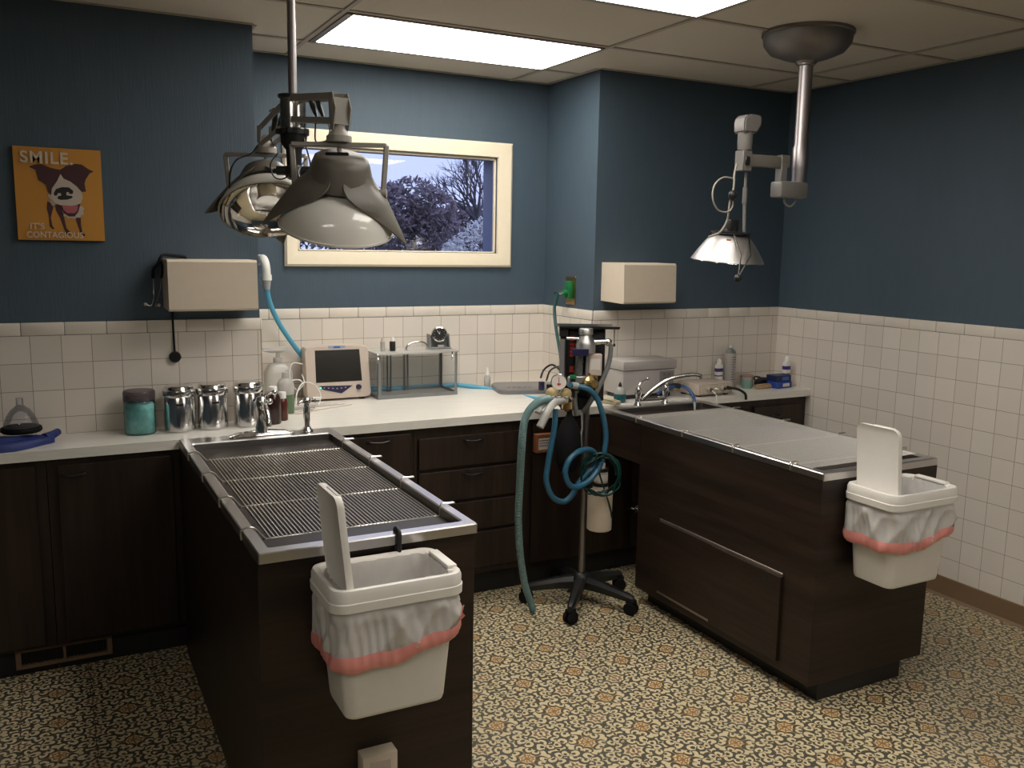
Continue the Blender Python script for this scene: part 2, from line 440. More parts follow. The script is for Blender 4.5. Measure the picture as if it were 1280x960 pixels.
# ================================================================== THE SETTING
def walls():
    struct(MB().box(XW, XR, YF, YB, -.08, 0).build('floor', 'floor'))
    struct(MB().box(XW - .1, XR + .1, YF - .1, YB + .16, ZC, ZC + .1).build('ceiling', 'ceil'))
    # window wall with its opening
    wx0, wx1, wz0, wz1 = 1.136, 2.240, 1.632, 2.148
    b = MB(); y0, y1 = YB, YB + .16
    b.box(XL - .1, wx0, y0, y1, 0, ZC); b.box(wx1, XA + .1, y0, y1, 0, ZC)
    b.box(wx0, wx1, y0, y1, 0, wz0); b.box(wx0, wx1, y0, y1, wz1, ZC)
    struct(b.build('wall_back', 'wall', smooth=0))
    struct(MB().box(XW - .1, XL, YJ, YJ + .684, 0, ZC).build('wall_back_left', 'wall', smooth=0))
    struct(MB().box(XA, XR + .1, YJ, YJ + .684, 0, ZC).build('wall_back_right', 'wall', smooth=0))
    struct(MB().box(XR, XR + .1, YF, YJ, 0, ZC).build('wall_right', 'wall', smooth=0))
    struct(MB().box(XW - .1, XW, YF, YJ, 0, ZC).build('wall_left', 'wall', smooth=0))
    struct(MB().box(XW - .1, XR + .1, YF - .1, YF, 0, ZC).build('wall_front', 'wall', smooth=0))
    # tile wainscot, 6 mm proud of the wall, with a cap course
    T = .006; zc0 = ZT - .052
    H = .1097
    def field(n, x0, x1, y0, y1, z0, axis, phase):
        struct(MB().box(x0, x1, y0, y1, z0, zc0).build('trim_%d' % n, tile(axis, phase, zc0 - 30 * H), smooth=0))
    zl = ZK + .001
    field(1, XL, XA, YB - T, YB, zl, 'X', 1.14 - .1097 * 40)
    field(2, XW, XL, YJ - T, YJ, zl, 'X', -.06 - .1097 * 40)
    field(3, XA, XR, YJ - T, YJ, zl, 'X', 2.60 - .1097 * 40)
    field(4, XA - T, XA, YJ, YB, zl, 'Y', YJ - .1097 * 60)
    field(5, XR - T, XR, YF, YJ, .1, 'Y', 3.526 - .1097 * 80)
    field(6, XL, XL + T, YJ, YB, zl, 'Y', YJ - .1097 * 60)
    # cap tiles (152 mm long), separate courses with fine joints
    def cap(n, p0, p1, nrm):
        p0, p1, nrm = Vector(p0), Vector(p1), Vector(nrm); d = (p1 - p0); L = d.length; d.normalize()
        b = MB(); k = 0; s = 0
        while s < L - .005:
            e = min(s + .153, L)
            c = p0 + d * ((s + e) / 2)
            b.obox(c + nrm * .0045 + Vector((0, 0, zc0 + .026)), d * ((e - s) / 2 - .0007), nrm * .0045, Vector((0, 0, .0253)), .003, 2)
            s = e
        struct(b.build('trim_%d' % n, 'cap'))
    cap(7, (XL, YB, 0), (XA, YB, 0), (0, -1, 0)); cap(8, (XL, YJ, 0), (XW, YJ, 0), (0, -1, 0))
    cap(9, (XA, YJ, 0), (XR, YJ, 0), (0, -1, 0)); cap(10, (XA, YJ, 0), (XA, YB, 0), (-1, 0, 0))
    cap(11, (XR, YJ, 0), (XR, YF, 0), (-1, 0, 0)); cap(12, (XL, YJ, 0), (XL, YB, 0), (1, 0, 0))
    # rubber base along the right wall, with a coved foot
    b = MB()
    prof = [(0, 0), (-.022, 0), (-.018, .004), (-.011, .012), (-.009, .03), (-.009, .098), (-.006, .102), (0, .102)]
    b.prism([(XR + x, YF, z) for x, z in prof], (0, YK - .02 - YF, 0))
    struct(b.build('baseboard_right', 'base', smooth=30))
    # ceiling grid
    b = MB()
    gx0, gy0 = 1.096, 4.134
    for i in range(-3, 4):
        x = gx0 + 1.2192 * i
        if XW < x < XR: b.box(x - .0115, x + .0115, YF, YB if XL < x < XA else YJ, ZC - .006, ZC, .0015, 1)
    for j in range(0, 12):
        y = gy0 - .6096 * j
        if y > YF: b.box(XW if y < YJ else XL, XR if y < YJ else XA, y - .0115, y + .0115, ZC - .0055, ZC, .0015, 1)
    struct(b.build('trim_13', 'tbar', smooth=0))
    # wall angle moulding round the ceiling
    b = MB()
    for x0, x1, y0, y1 in ((XL, XA, YB - .02, YB), (XW, XL, YJ - .02, YJ), (XA, XR, YJ - .02, YJ), (XA - .02, XA, YJ, YB), (XR - .02, XR, YF, YJ), (XL, XL + .02, YJ, YB)):
        b.box(x0, x1, y0, y1, ZC - .004, ZC)
    struct(b.build('trim_14', 'tbar', smooth=0))
    # window
    root = D.objects.new('window_1', None); C.objects.link(root); root.location = ((wx0 + wx1) / 2, YB, wz0); struct(root)
    ox0, ox1, oz0, oz1 = 1.066, 2.329, 1.555, 2.228
    prof = [(0, 0, 0), (0, 1, -.012), (.15, 1, -.024), (.55, 1, -.020), (.8, 1, -.014), (.95, 1, -.012), (1, 1, .004)]
    b = MB()
    rings = []
    for t, _, y in prof:
        a0 = ox0 + (wx0 - ox0) * t; a1 = ox1 + (wx1 - ox1) * t; c0 = oz0 + (wz0 - oz0) * t; c1 = oz1 + (wz1 - oz1) * t
        rings.append([Vector((a0, YB + y, c0)), Vector((a1, YB + y, c0)), Vector((a1, YB + y, c1)), Vector((a0, YB + y, c1))])
    b.loft(rings, False, False)
    b.build('window_casing', 'white_trim', root, 25)
    b = MB()   # sash bars behind the casing
    for x0, x1, z0, z1 in ((wx0, wx0 + .012, wz0, wz1), (wx1 - .010, wx1, wz0, wz1), (wx0, wx1, wz0, wz0 + .008), (wx0, wx1, wz1 - .012, wz1)):
        b.box(x0, x1, YB + .012, YB + .035, z0, z1, .002, 1)
    b.build('window_sash', 'white_trim', root, 25)
    MB().box(wx0 + .002, wx1 - .002, YB + .022, YB + .026, wz0 + .002, wz1 - .002).build('window_pane', 'window_glass', root, 0)
    b = MB()   # painted outer reveal
    for x0, x1, z0, z1 in ((wx0, wx0 + .004, wz0, wz1), (wx1 - .004, wx1, wz0, wz1), (wx0, wx1, wz0, wz0 + .004), (wx0, wx1, wz1 - .004, wz1)):
        b.box(x0, x1, YB + .036, YB + .165, z0, z1)
    b.build('window_reveal', 'reveal', root, 0)
walls()

# ================================================================== CEILING LIGHTS
def light_panel(x0, y1, label, tubes='lamp'):
    x1, y0 = x0 + 1.2192, y1 - .6096
    t = thing('ceiling_light', label, 'light', ((x0 + x1) / 2, (y0 + y1) / 2, ZC - .012))
    b = MB(); f = .018
    for a in ((x0 + .012, x1 - .012, y0 + .012, y0 + .012 + f), (x0 + .012, x1 - .012, y1 - .012 - f, y1 - .012), (x0 + .012, x0 + .03 + .012, y0 + .012, y1 - .012), (x1 - .012 - f * .6, x1 - .012, y0 + .012, y1 - .012)):
        b.box(*a, ZC - .010, ZC - .001, .002, 1)
    b.build('fixture_frame', 'fixture', t, 30)
    MB().box(x0 + .042, x1 - .022, y0 + .03, y1 - .03, ZC - .008, ZC - .002).build('diffuser', tubes, t, 0)
    return t
light_panel(1.096, 4.134, 'fluorescent ceiling light panel in front of the window wall', 'lamp_alcove')
light_panel(1.096, 4.134 - 1.2192, 'fluorescent ceiling light panel cut off by the top edge of the photo')
light_panel(1.096, 4.134 - 2 * 1.2192, 'fluorescent ceiling light panel above the open floor, out of view')
light_panel(1.096 - 2 * 1.2192, 4.134 - 3 * 1.2192, 'fluorescent ceiling light panel behind and left of the photographer')
light_panel(1.096 + 1.2192, 4.134 - 7 * .6096, 'fluorescent ceiling light panel behind and right of the photographer')

# ================================================================== BASE CABINETS + WORKTOP
def worktop():
    pts = [(XW, YK), (XR - .007, YK), (XR - .007, YJ - .001), (XA - .001, YJ - .001), (XA - .001, YB - .001), (XL + .001, YB - .001), (XL + .001, YJ - .001), (XW, YJ - .001)]
    b = MB(); b.prism([(x, y, .856) for x, y in pts], (0, 0, ZK - .856))
    o = b.build('worktop', 'worktop', None, 0)
    tag(o, 'long white marbled laminate worktop along the back wall', 'counter')
worktop()
YC = 3.685
def cabinet(x0, x1, fronts, label, pulls=()):
    t = thing('base_cabinet', label, 'cabinet', ((x0 + x1) / 2, YC, 0))
    back = YJ - .002 if (x1 <= XL + .001 or x0 >= XA - .001) else YB - .002
    b = MB(); b.box(x0, x1, YC, min(back, YJ - .002) if x0 < XL or x1 > XA else back, .12, .8555, .001, 1)
    b.build('carcass', 'wood_v', t, 0)
    MB().box(x0, x1, 3.74, 3.76, .001, .12).build('toe_kick', 'kick', t, 0)
    for kind, a, c, z0, z1, pull in fronts:
        d = MB().box(a, c, YC - .017, YC - .001, z0, z1, .002, 1).build(kind, 'wood_v', t, 0)
        if pull:
            px, pz, pw = pull
            q = MB()
            q.tube([(px - pw / 2, YC - .018, pz), (px - pw / 2 + .008, YC - .034, pz - .002), (px, YC - .038, pz - .006), (px + pw / 2 - .008, YC - .034, pz - .002), (px + pw / 2, YC - .018, pz)], .0045, 8, 4)
            q.obox((px - pw / 2, YC - .019, pz), (.010, 0, 0), (0, .002, 0), (0, 0, .008), .001, 1)
            q.obox((px + pw / 2, YC - .019, pz), (.010, 0, 0), (0, .002, 0), (0, 0, .008), .001, 1)
            q.build('handle', 'black', d, 40)
    return t
cabinet(-.75, -.03, [('door', -.73, -.42, .135, .835, (-.5, .80, .09)), ('door', -.40, -.066, .135, .835, None)], 'dark wood base cabinet at the left edge of the photo')
cabinet(-.028, .50, [('door', .006, .415, .135, .830, (.06, .795, .08))], 'dark wood base cabinet left of the sink table with one door')
cabinet(.502, 1.438, [('door', .52, 1.09, .135, .835, None), ('door', 1.11, 1.42, .135, .835, (1.27, .815, .10))], 'dark wood base cabinet behind the left sink table')
cabinet(1.44, 2.0, [('drawer', 1.458, 1.979, .662, .805, (1.726, .785, .09)), ('drawer', 1.458, 1.979, .502, .645, (1.726, .625, .09)), ('drawer', 1.458, 1.979, .348, .486, None), ('drawer', 1.458, 1.979, .157, .332, None)], 'dark wood base cabinet with a stack of four drawers')
cabinet(2.002, 2.60, [('door', 2.045, 2.57, .135, .835, None)], 'dark wood base cabinet with one door behind the anaesthesia machine')
cabinet(2.602, 3.838, [('drawer', 2.64, 3.40, .66, .81, None), ('door', 2.64, 3.40, .135, .64, None), ('drawer', 3.44, 3.80, .66, .815, (3.60, .76, .06)), ('door', 3.44, 3.80, .135, .64, None)], 'dark wood base cabinet in the right corner behind the right table')
# foot register under the left cabinets
t = thing('floor_register', 'beige metal heating register set in the toe kick', 'vent', (0, 3.728, 0))
b = MB()
for a in ((-.175, .165, .030, .044), (-.175, .165, .096, .108), (-.175, -.155, .044, .096), (.145, .165, .044, .096), (-.012, .0, .044, .096)):
    b.box(a[0], a[1], 3.716, 3.738, a[2], a[3], .002, 1)
b.build('register_frame', 'base', t, 30)
b = MB()
for k in range(24): b.obox((-.148 + k * .0128, 3.730, .070), (.0012, 0, 0), (0, .006, 0), (0, 0, .026))
b.build('louvre', 'kick', t, 0)
# carton fixed to the cabinet
M['cardboard'] = mat('orange_brown_card', (.30, .11, .045), .6)
M['paper'] = mat('white_paper', (.62, .58, .54), .6)
M['ink'] = mat('dark_ink', (.05, .04, .05), .6)
t = thing('label_box', 'small orange card box with a white label fixed to the cabinet front', 'box', (2.10, 3.66, .685))
MB().box(2.045, 2.140, 3.632, 3.667, .695, .785, .002, 1).build('box_body', 'cardboard', t, 30)
p = MB().box(2.056, 2.138, 3.6305, 3.632, .710, .765).build('paper_label', 'paper', t, 0)
b = MB()
for r in range(3):
    xx = 2.060
    while xx < 2.128:
        wd = random.uniform(.004, .012); b.box(xx, min(xx + wd, 2.134), 3.6298, 3.6305, .757 - r * .013 - (.004 if r else .0055), .757 - r * .013); xx += wd + .003
b.build('print', 'ink', p, 0)

# ================================================================== SINK TABLES
def table_top(x0, x1, y0, y1, ix0, ix1, iy0, iy1, zt, depth, t):
    b = MB(); r = .012
    # rim: outer skirt, rolled edge, flat rim, inner lip, basin walls, basin floor
    def R(a, b_, c, d, z, rr=.006): return rrect((a + b_) / 2, (c + d) / 2, b_ - a, d - c, rr, z, 3)
    rings = [R(x0 + .004, x1 - .004, y0 + .004, y1, zt - .028), R(x0, x1, y0, y1, zt - .028), R(x0, x1, y0, y1, zt - .003), R(x0 + .003, x1 - .003, y0 + .003, y1 - .003, zt),
             R(ix0 - .004, ix1 + .004, iy0 - .004, iy1 + .004, zt, .012), R(ix0, ix1, iy0, iy1, zt - .004, .012)]
    b.loft(rings, False, False)
    rim = b.build('steel_rim', 'steel', t, 30)
    b = MB()
    b.loft([R(ix0, ix1, iy0, iy1, zt - .004, .012), R(ix0 + .004, ix1 - .004, iy0 + .004, iy1 - .004, zt - depth + .01, .014), R(ix0 + .02, ix1 - .02, iy0 + .02, iy1 - .02, zt - depth, .02)], False, True)
    b.build('basin', 'steel_dark', t, 30)
def rods_grate(name, label, x0, x1, y0, y1, z, xa, xb, zr, ys, pitch, rad, cat, vbend=.0, close=0, weave=0):
    t = thing(name, label, cat, ((x0 + x1) / 2, (y0 + y1) / 2, z - .004))
    b = MB(); n = int(round((x1 - x0) / pitch))
    for k in range(n + 1):
        x = x0 + (x1 - x0) * k / n
        b.tube([(x, y0, z + rad * 2), (x, (y0 + y1) / 2, z + rad * 2 + vbend), (x, y1, z + rad * 2)], rad, 5, 2)
    if weave:
        y = y0 + .012
        while y < y1 - .005:
            b.tube([(x0, y, z + rad), (x1, y, z + rad)], rad * .8, 4, 1, smooth=False); y += weave
    b.build('wire_rods', 'wire_light' if weave else 'wire', t, 60)
    for y in ys:
        hook = y in close
        b = MB()
        pts = [(xa - .004, y, zr - .022), (xa - .005, y, zr + .002), (xa + .006, y, zr + .007), (xa + .030, y, zr + .006), (x0 - .012, y, z - .001), (x0 + .012, y, z - .001)] if hook else [(x0 - .002, y, z - .001), (x0 + .02, y, z - .001)]
        pts += [((x0 + x1) / 2, y, z - .001)]
        pts += [(x1 - .012, y, z - .001), (x1 + .012, y, z - .001), (xb - .030, y, zr + .006), (xb - .006, y, zr + .007), (xb + .010, y, zr + .007), (xb + .014, y, zr + .004)] if hook else [(x1 - .02, y, z - .001), (x1 + .002, y, z - .001)]
        b.tube(pts, .0034 if hook else rad, 6, 4)
        b.build('cross_rod', 'wire', t, 60)
    return t
# left table
t = thing('sink_table', 'dark wood treatment table with a steel tub top, nearest the left', 'table', (.745, 2.93, 0))
MB().box(.4395, 1.046, 2.206, 3.66, .0, .868, .001, 1).build('table_body', 'wood_h', t, 0)
table_top(.4397, 1.050, 2.192, YK, .474, 1.017, 2.233, 3.553, .896, .085, t)
ysL = [3.375, 3.046, 2.722, 2.388]
rods_grate('table_grate', 'steel wire grate hooked over the left tub table', .512, 1.005, 2.385, 3.385, .868, .4397, 1.050, .896, ysL, .0118, .0016, 'grate', 0, ysL)
# right table
t = thing('sink_table', 'dark wood treatment table with sliding doors, on the right', 'table', (2.74, 2.94, 0))
b = MB()
b.box(2.4306, 3.046, 2.228, 3.33, .072, .862, .001, 1)
b.box(2.4306, 3.046, 3.33, 3.66, .672, .862)
b.build('table_body', 'wood_h', t, 0)
MB().box(2.490, 2.94, 2.238, 3.30, .0, .0715).build('toe_kick', 'kick', t, 0)
table_top(2.4306, 3.0453, 2.2259, YK, 2.470, 3.008, 2.268, 3.598, .886, .11, t)
M['rail'] = steel('dull_rail', (.42, .38, .34), .4)
MB().box(2.4245, 2.4306, 2.385, 3.152, .446, .460, .001, 1).build('door_track', 'rail', t, 0)
MB().box(2.4245, 2.4306, 2.778, 3.152, .106, .118, .001, 1).build('door_track', 'rail', t, 0)
b = MB().box(2.4235, 2.4306, 2.775, 3.150, .118, .446).build('sliding_door', 'wood_h', t, 0)
d = MB().box(2.4180, 2.4306, 2.386, 2.785, .106, .446, .001, 1).build('sliding_door', 'wood_h', t, 0)
b = MB(); b.cyl((2.4180, 2.470, .405), (2.4165, 2.470, .405), .011); b.build('lock', 'black', d)
rods_grate('table_grate', 'fine bright wire grate laid over the right table', 2.462, 3.018, 2.305, 3.412, .884, 2.4306, 3.0453, .886, [3.367, 3.025, 2.70, 2.384, 2.32], .0125, .0016, 'grate', 0, [3.367, 3.025, 2.70, 2.384], .026)

# grates clip: a bent wire foot standing up beyond the right rim
# ================================================================== TAPS
def tap_left():
    c = Vector((.752, 3.608, .897))
    t = thing('tap', 'chrome single tap on the deck plate of the left tub table', 'faucet', c)
    b = MB()
    b.loft([rrect(c.x, c.y, .262, .052, .024, c.z), rrect(c.x, c.y, .262, .052, .024, c.z + .004), rrect(c.x, c.y, .20, .040, .018, c.z + .014), rrect(c.x, c.y, .08, .036, .015, c.z + .02)])
    b.build('deck_plate', 'chrome', t, 50)
    b = MB(); b.lathe([(.026, 0), (.024, .02), (.019, .04), (.019, .085), (.024, .095), (.024, .125), (.018, .14), (.006, .147)], c + Vector((0, 0, .014)))
    b.build('tap_body', 'chrome', t, 50)
    b = MB(); b.tube([c + Vector((0, -.01, .11)), c + Vector((-.002, -.05, .135)), c + Vector((-.006, -.12, .125)), c + Vector((-.01, -.17, .09)), c + Vector((-.01, -.175, .07))], .011, 10, 6)
    b.build('spout', 'chrome', t, 60)
    b = MB(); b.tube([c + Vector((.005, 0, .15)), c + Vector((.02, .002, .165)), c + Vector((.05, .004, .172))], .006, 8, 4); b.ball(c + Vector((.055, .004, .172)), .011); b.ball(c + Vector((.03, -.02, .14)), .012)
    b.build('lever', 'chrome', t, 60)
tap_left()
def sprayer():
    c = Vector((.938, 3.612, .897))
    t = thing('spray_handset', 'upright chrome spray handset at the corner of the left tub table', 'sprayer', c)
    b = MB(); b.lathe([(.027, 0), (.026, .006), (.018, .012), (.014, .02)], c); b.build('collar', 'chrome', t, 50)
    b = MB(); b.lathe([(.012, .014), (.012, .04), (.014, .045), (.014, .095), (.011, .105), (.011, .115)], c); b.build('spray_stem', 'chrome', t, 50)
    b = MB(); b.lathe([(.010, .115), (.017, .12), (.018, .135), (.012, .142)], c); b.tube([c + Vector((-.012, 0, .128)), c + Vector((-.032, -.004, .124)), c + Vector((-.04, -.006, .112))], .005, 8); b.tube([c + Vector((.01, 0, .13)), c + Vector((.03, -.004, .136)), c + Vector((.036, -.004, .12))], .004, 8)
    b.build('spray_nozzle', 'chrome', t, 50)
sprayer()
def tap_right():
    c = Vector((2.70, 3.632, .887))
    t = thing('tap', 'chrome bridge tap with a long swan spout on the right table', 'faucet', c)
    for dx in (-.075, .095):
        b = MB(); q = c + Vector((dx, 0, 0))
        b.lathe([(.022, 0), (.021, .006), (.014, .014), (.013, .05), (.017, .056), (.017, .085), (.012, .095)], q)
        b.build('tap_body', 'chrome', t, 50)
        b = MB(); b.tube([q + Vector((0, 0, .09)), q + Vector((.012, .0, .112)), q + Vector((.05, -.002, .132))], .0065, 8, 5, rad=lambda i, f: .008 - .003 * f); b.ball(q + Vector((.055, -.002, .134)), .009)
        b.build('lever', 'chrome', t, 60)
    b = MB(); b.cyl(c + Vector((-.075, 0, .03)), c + Vector((.095, 0, .03)), .011); b.build('bridge', 'chrome', t)
    b = MB(); b.tube([c + Vector((-.055, -.01, .03)), c + Vector((.0, -.03, .085)), c + Vector((.07, -.06, .135)), c + Vector((.16, -.10, .158)), c + Vector((.215, -.12, .155)), c + Vector((.222, -.123, .138))], .010, 10, 8, rad=lambda i, f: .011 - .002 * f)
    b.build('spout', 'chrome', t, 60)
tap_right()

# ================================================================== BINS
def make_bin():
    t = thing('waste_bin', '', 'bin')
    def R(w_, d_, r, z, dy=0): return rrect(0, dy, w_, d_, r, z, 6)
    b = MB()
    b.loft([R(.240, .150, .020, .0), R(.262, .168, .028, .004), R(.268, .174, .030, .014), R(.320, .212, .034, .318), R(.314, .206, .031, .318), R(.262, .168, .026, .018), R(.25, .16, .02, .012)], True, True)
    body = b.build('bin_body', 'bin', t, 50)
    b = MB()
    b.loft([R(.326, .216, .036, .296), R(.350, .236, .042, .296), R(.352, .238, .043, .318), R(.346, .232, .040, .320), R(.346, .232, .040, .340), R(.338, .224, .038, .350), R(.322, .208, .034, .352), R(.306, .192, .028, .347), R(.296, .182, .026, .330), R(.296, .182, .026, .300), R(.32, .21, .034, .296)], False, False)
    rim = b.build('rim', 'bin', t, 50)
    b = MB()   # raised latch rail at the closing end, between two notches
    b.box(.143, .170, -.066, .066, .346, .357, .004, 2); b.box(.139, .172, .066, .078, .330, .349, .002, 1); b.box(.139, .172, -.078, -.066, .330, .349, .002, 1)
    b.build('latch', 'bin', rim, 40)
    b = MB()
    def L(x, dy=0, inset=0): return None
    pts = []
    w_, h, r = .180, .258, .026
    for sx, sz, a0 in ((1, 1, 0), (-1, 1, 90)):
        for k in range(7):
            a = math.radians(a0 + 90 * k / 6)
            pts.append(Vector((0, sx * (w_ / 2 - r) + r * math.cos(a), .575 - r + r * math.sin(a))))
    pts += [Vector((0, -w_ / 2, .575 - h)), Vector((0, w_ / 2, .575 - h))]
    def off(dx, k):
        return [Vector((-.120 + dx - (p.z - .32) * .10, p.y * k, .45 + (p.z - .45) * (1 - (1 - k) * .7))) for p in pts]
    b.loft([off(-.007, .965), off(-.009, .99), off(-.004, 1), off(.005, 1), off(.009, .985), off(.009, .96)])
    lid = b.build('lid', 'bin', t, 50)
    b = MB(); b.obox((-.142, -.02, .574), (.004, 0, 0), (0, .045, 0), (0, 0, .0035), .002, 1); b.build('lid_catch', 'bin', lid)
    b = MB()   # black hook over the table rim
    b.tube([(.075, .105, .335), (.075, .106, .36), (.075, .104, .385), (.075, .106, .402), (.076, .125, .408), (.077, .140, .404), (.077, .143, .392)], .0065, 8, 5)
    b.obox((.075, .112, .345), (.010, 0, 0), (0, .002, 0), (0, 0, .02), .001, 1)
    b.build('rim_hook', 'black', t, 50)
    return t
def liner(cx, cy, cz, label, seed):
    rnd = random.Random(seed)
    t = thing('bin_liner', label, 'bin bag', (cx, cy, cz + .2))
    ph = [rnd.uniform(0, 6.28) for _ in range(8)]
    def even(P, n):
        L = [0]
        for p, q in zip(P, P[1:] + P[:1]): L.append(L[-1] + (q - p).length)
        out = []; j = 0
        for i in range(n):
            s_ = L[-1] * i / n
            while L[j + 1] < s_: j += 1
            k_ = (s_ - L[j]) / max(L[j + 1] - L[j], 1e-9); out.append(P[j].lerp(P[(j + 1) % len(P)], k_))
        return out
    def ring(z, grow, amp, hem=0):
        base = even(rrect(cx, cy, .322 + grow, .214 + grow, .04, z, 8), 160)
        out = []
        for i, p in enumerate(base):
            a = 2 * PI * i / len(base)
            d = Vector((p.x - cx, p.y - cy, 0)).normalized()
            if p.y > cy + .08: k = .1
            else: k = 1
            w1 = 5 * a + ph[0] + z * 38 + 1.3 * math.sin(3 * a + ph[7]); w2 = 11 * a + ph[1] - z * 70 + .9 * math.sin(4 * a + ph[6]); f = (1 - 2.4 * abs(math.sin(w1 / 2)) ** .7) * .5 + (1 - 2.2 * abs(math.sin(w2 / 2)) ** .7) * .45 + .22 * math.sin(37 * a + ph[5] + z * 50 + 2 * math.sin(5 * a))
            q = p + d * amp * f * k
            lw = p.x - cx; q.z += cz - hem * (.55 - 3.2 * (lw - .02) * abs(lw - .02) * 6 - 1.4 * lw) - hem * (.9 if p.y < cy - .03 else -.3) * max(0, 1 - abs(lw + .03) * 8) + hem * .12 * math.sin(9 * a + ph[4])
            if p.y > cy + .106: q.y = min(q.y, cy + .112)
            out.append(q)
        return out
    zz = [(.300 - .0065 * k, .006 + .016 * min(1, k / 4), .0012 + .0088 * min(1, k / 6), .026 * max(0, k - 3) / 13) for k in range(17)]
    b = MB(); b.loft([ring(*q) for q in zz], False, False)
    # inner film lining the bin
    def inner(z, s): return [p + Vector((.003 * math.sin(i * 1.1 + z * 90), .003 * math.sin(i * .7 + z * 60), cz)) for i, p in enumerate(even(rrect(cx, cy, .286 * s, .172 * s, .03, z, 8), 160))]
    b.loft([inner(.345, 1.0), inner(.30, .99), inner(.25, .97), inner(.2, .93), inner(.12, .90), inner(.06, .86), inner(.02, .78)], False, True)
    b.build('liner_film', 'bag', t, 70)
    b = MB(); b.loft([ring(.214, .024, .0055, .022), ring(.206, .027, .0055, .023), ring(.196, .028, .0055, .025), ring(.187, .024, .005, .026), ring(.178, .012, .004, .027)], False, False)
    band = b.build('drawstring_band', 'pink', t, 70)
    return t
b0 = make_bin(); b0.location = (.737, 2.080, .500)
b0['label'] = 'white plastic bin with its lid raised, hooked on the left table'
liner(.737, 2.080, .500, 'crinkled white bag with pink drawstring in the left bin', 3)
b1 = copy_tree(b0); b1.location = (2.700, 2.108, .497)
b1['label'] = 'white plastic bin with its lid raised, hooked on the right table'
liner(2.700, 2.108, .497, 'crinkled white bag with pink drawstring in the right bin', 11)
b = MB()
b.prism([(.902, 2.04, .70), (.925, 2.035, .722), (.935, 2.03, .735), (.930, 2.03, .715), (.938, 2.03, .705), (.905, 2.035, .675)], (0, .003, 0))
o = b.build('drawstring_end', 'pink', [x for x in D.objects if x.name == 'bin_liner'][0], 0)

# box low on the table end
t = thing('outlet_box', 'beige outlet box low on the end of the left table', 'outlet', (.745, 2.19, .2))
MB().box(.695, .795, 2.155, 2.205, .17, .292, .004, 2).build('box_body', 'cream', t, 40)
MB().box(.715, .775, 2.152, 2.156, .185, .275, .002, 1).build('cover_plate', 'plastic_beige', t, 40)

# ================================================================== WALL DISPENSERS
def dispenser(x0, x1, y0, label):
    t = thing('towel_dispenser', label, 'dispenser', ((x0 + x1) / 2, YJ, 1.397), 'towel dispensers on the back walls')
    t.pop('group', None) if False else None
    b = MB()
    pts = [(YJ - .001, 1.397), (y0 + .006, 1.392), (y0 - .004, 1.400), (y0 + .004, 1.588), (y0 + .012, 1.597), (YJ - .001, 1.597)]
    b.prism([(x0, y, z) for y, z in pts], (x1 - x0, 0, 0))
    b.build('dispenser_body', 'cream', t, 30)
    b = MB(); b.box(x0 + .03, x1 - .03, y0 + .04, y0 + .09, 1.388, 1.395, .001, 1); b.build('towel_slot', 'grey', t, 0)
    return t
dispenser(.437, .785, 3.77, 'cream metal towel dispenser with a stethoscope hung on it')
dispenser(2.598, 2.925, 3.75, 'cream metal towel dispenser above the right worktop')

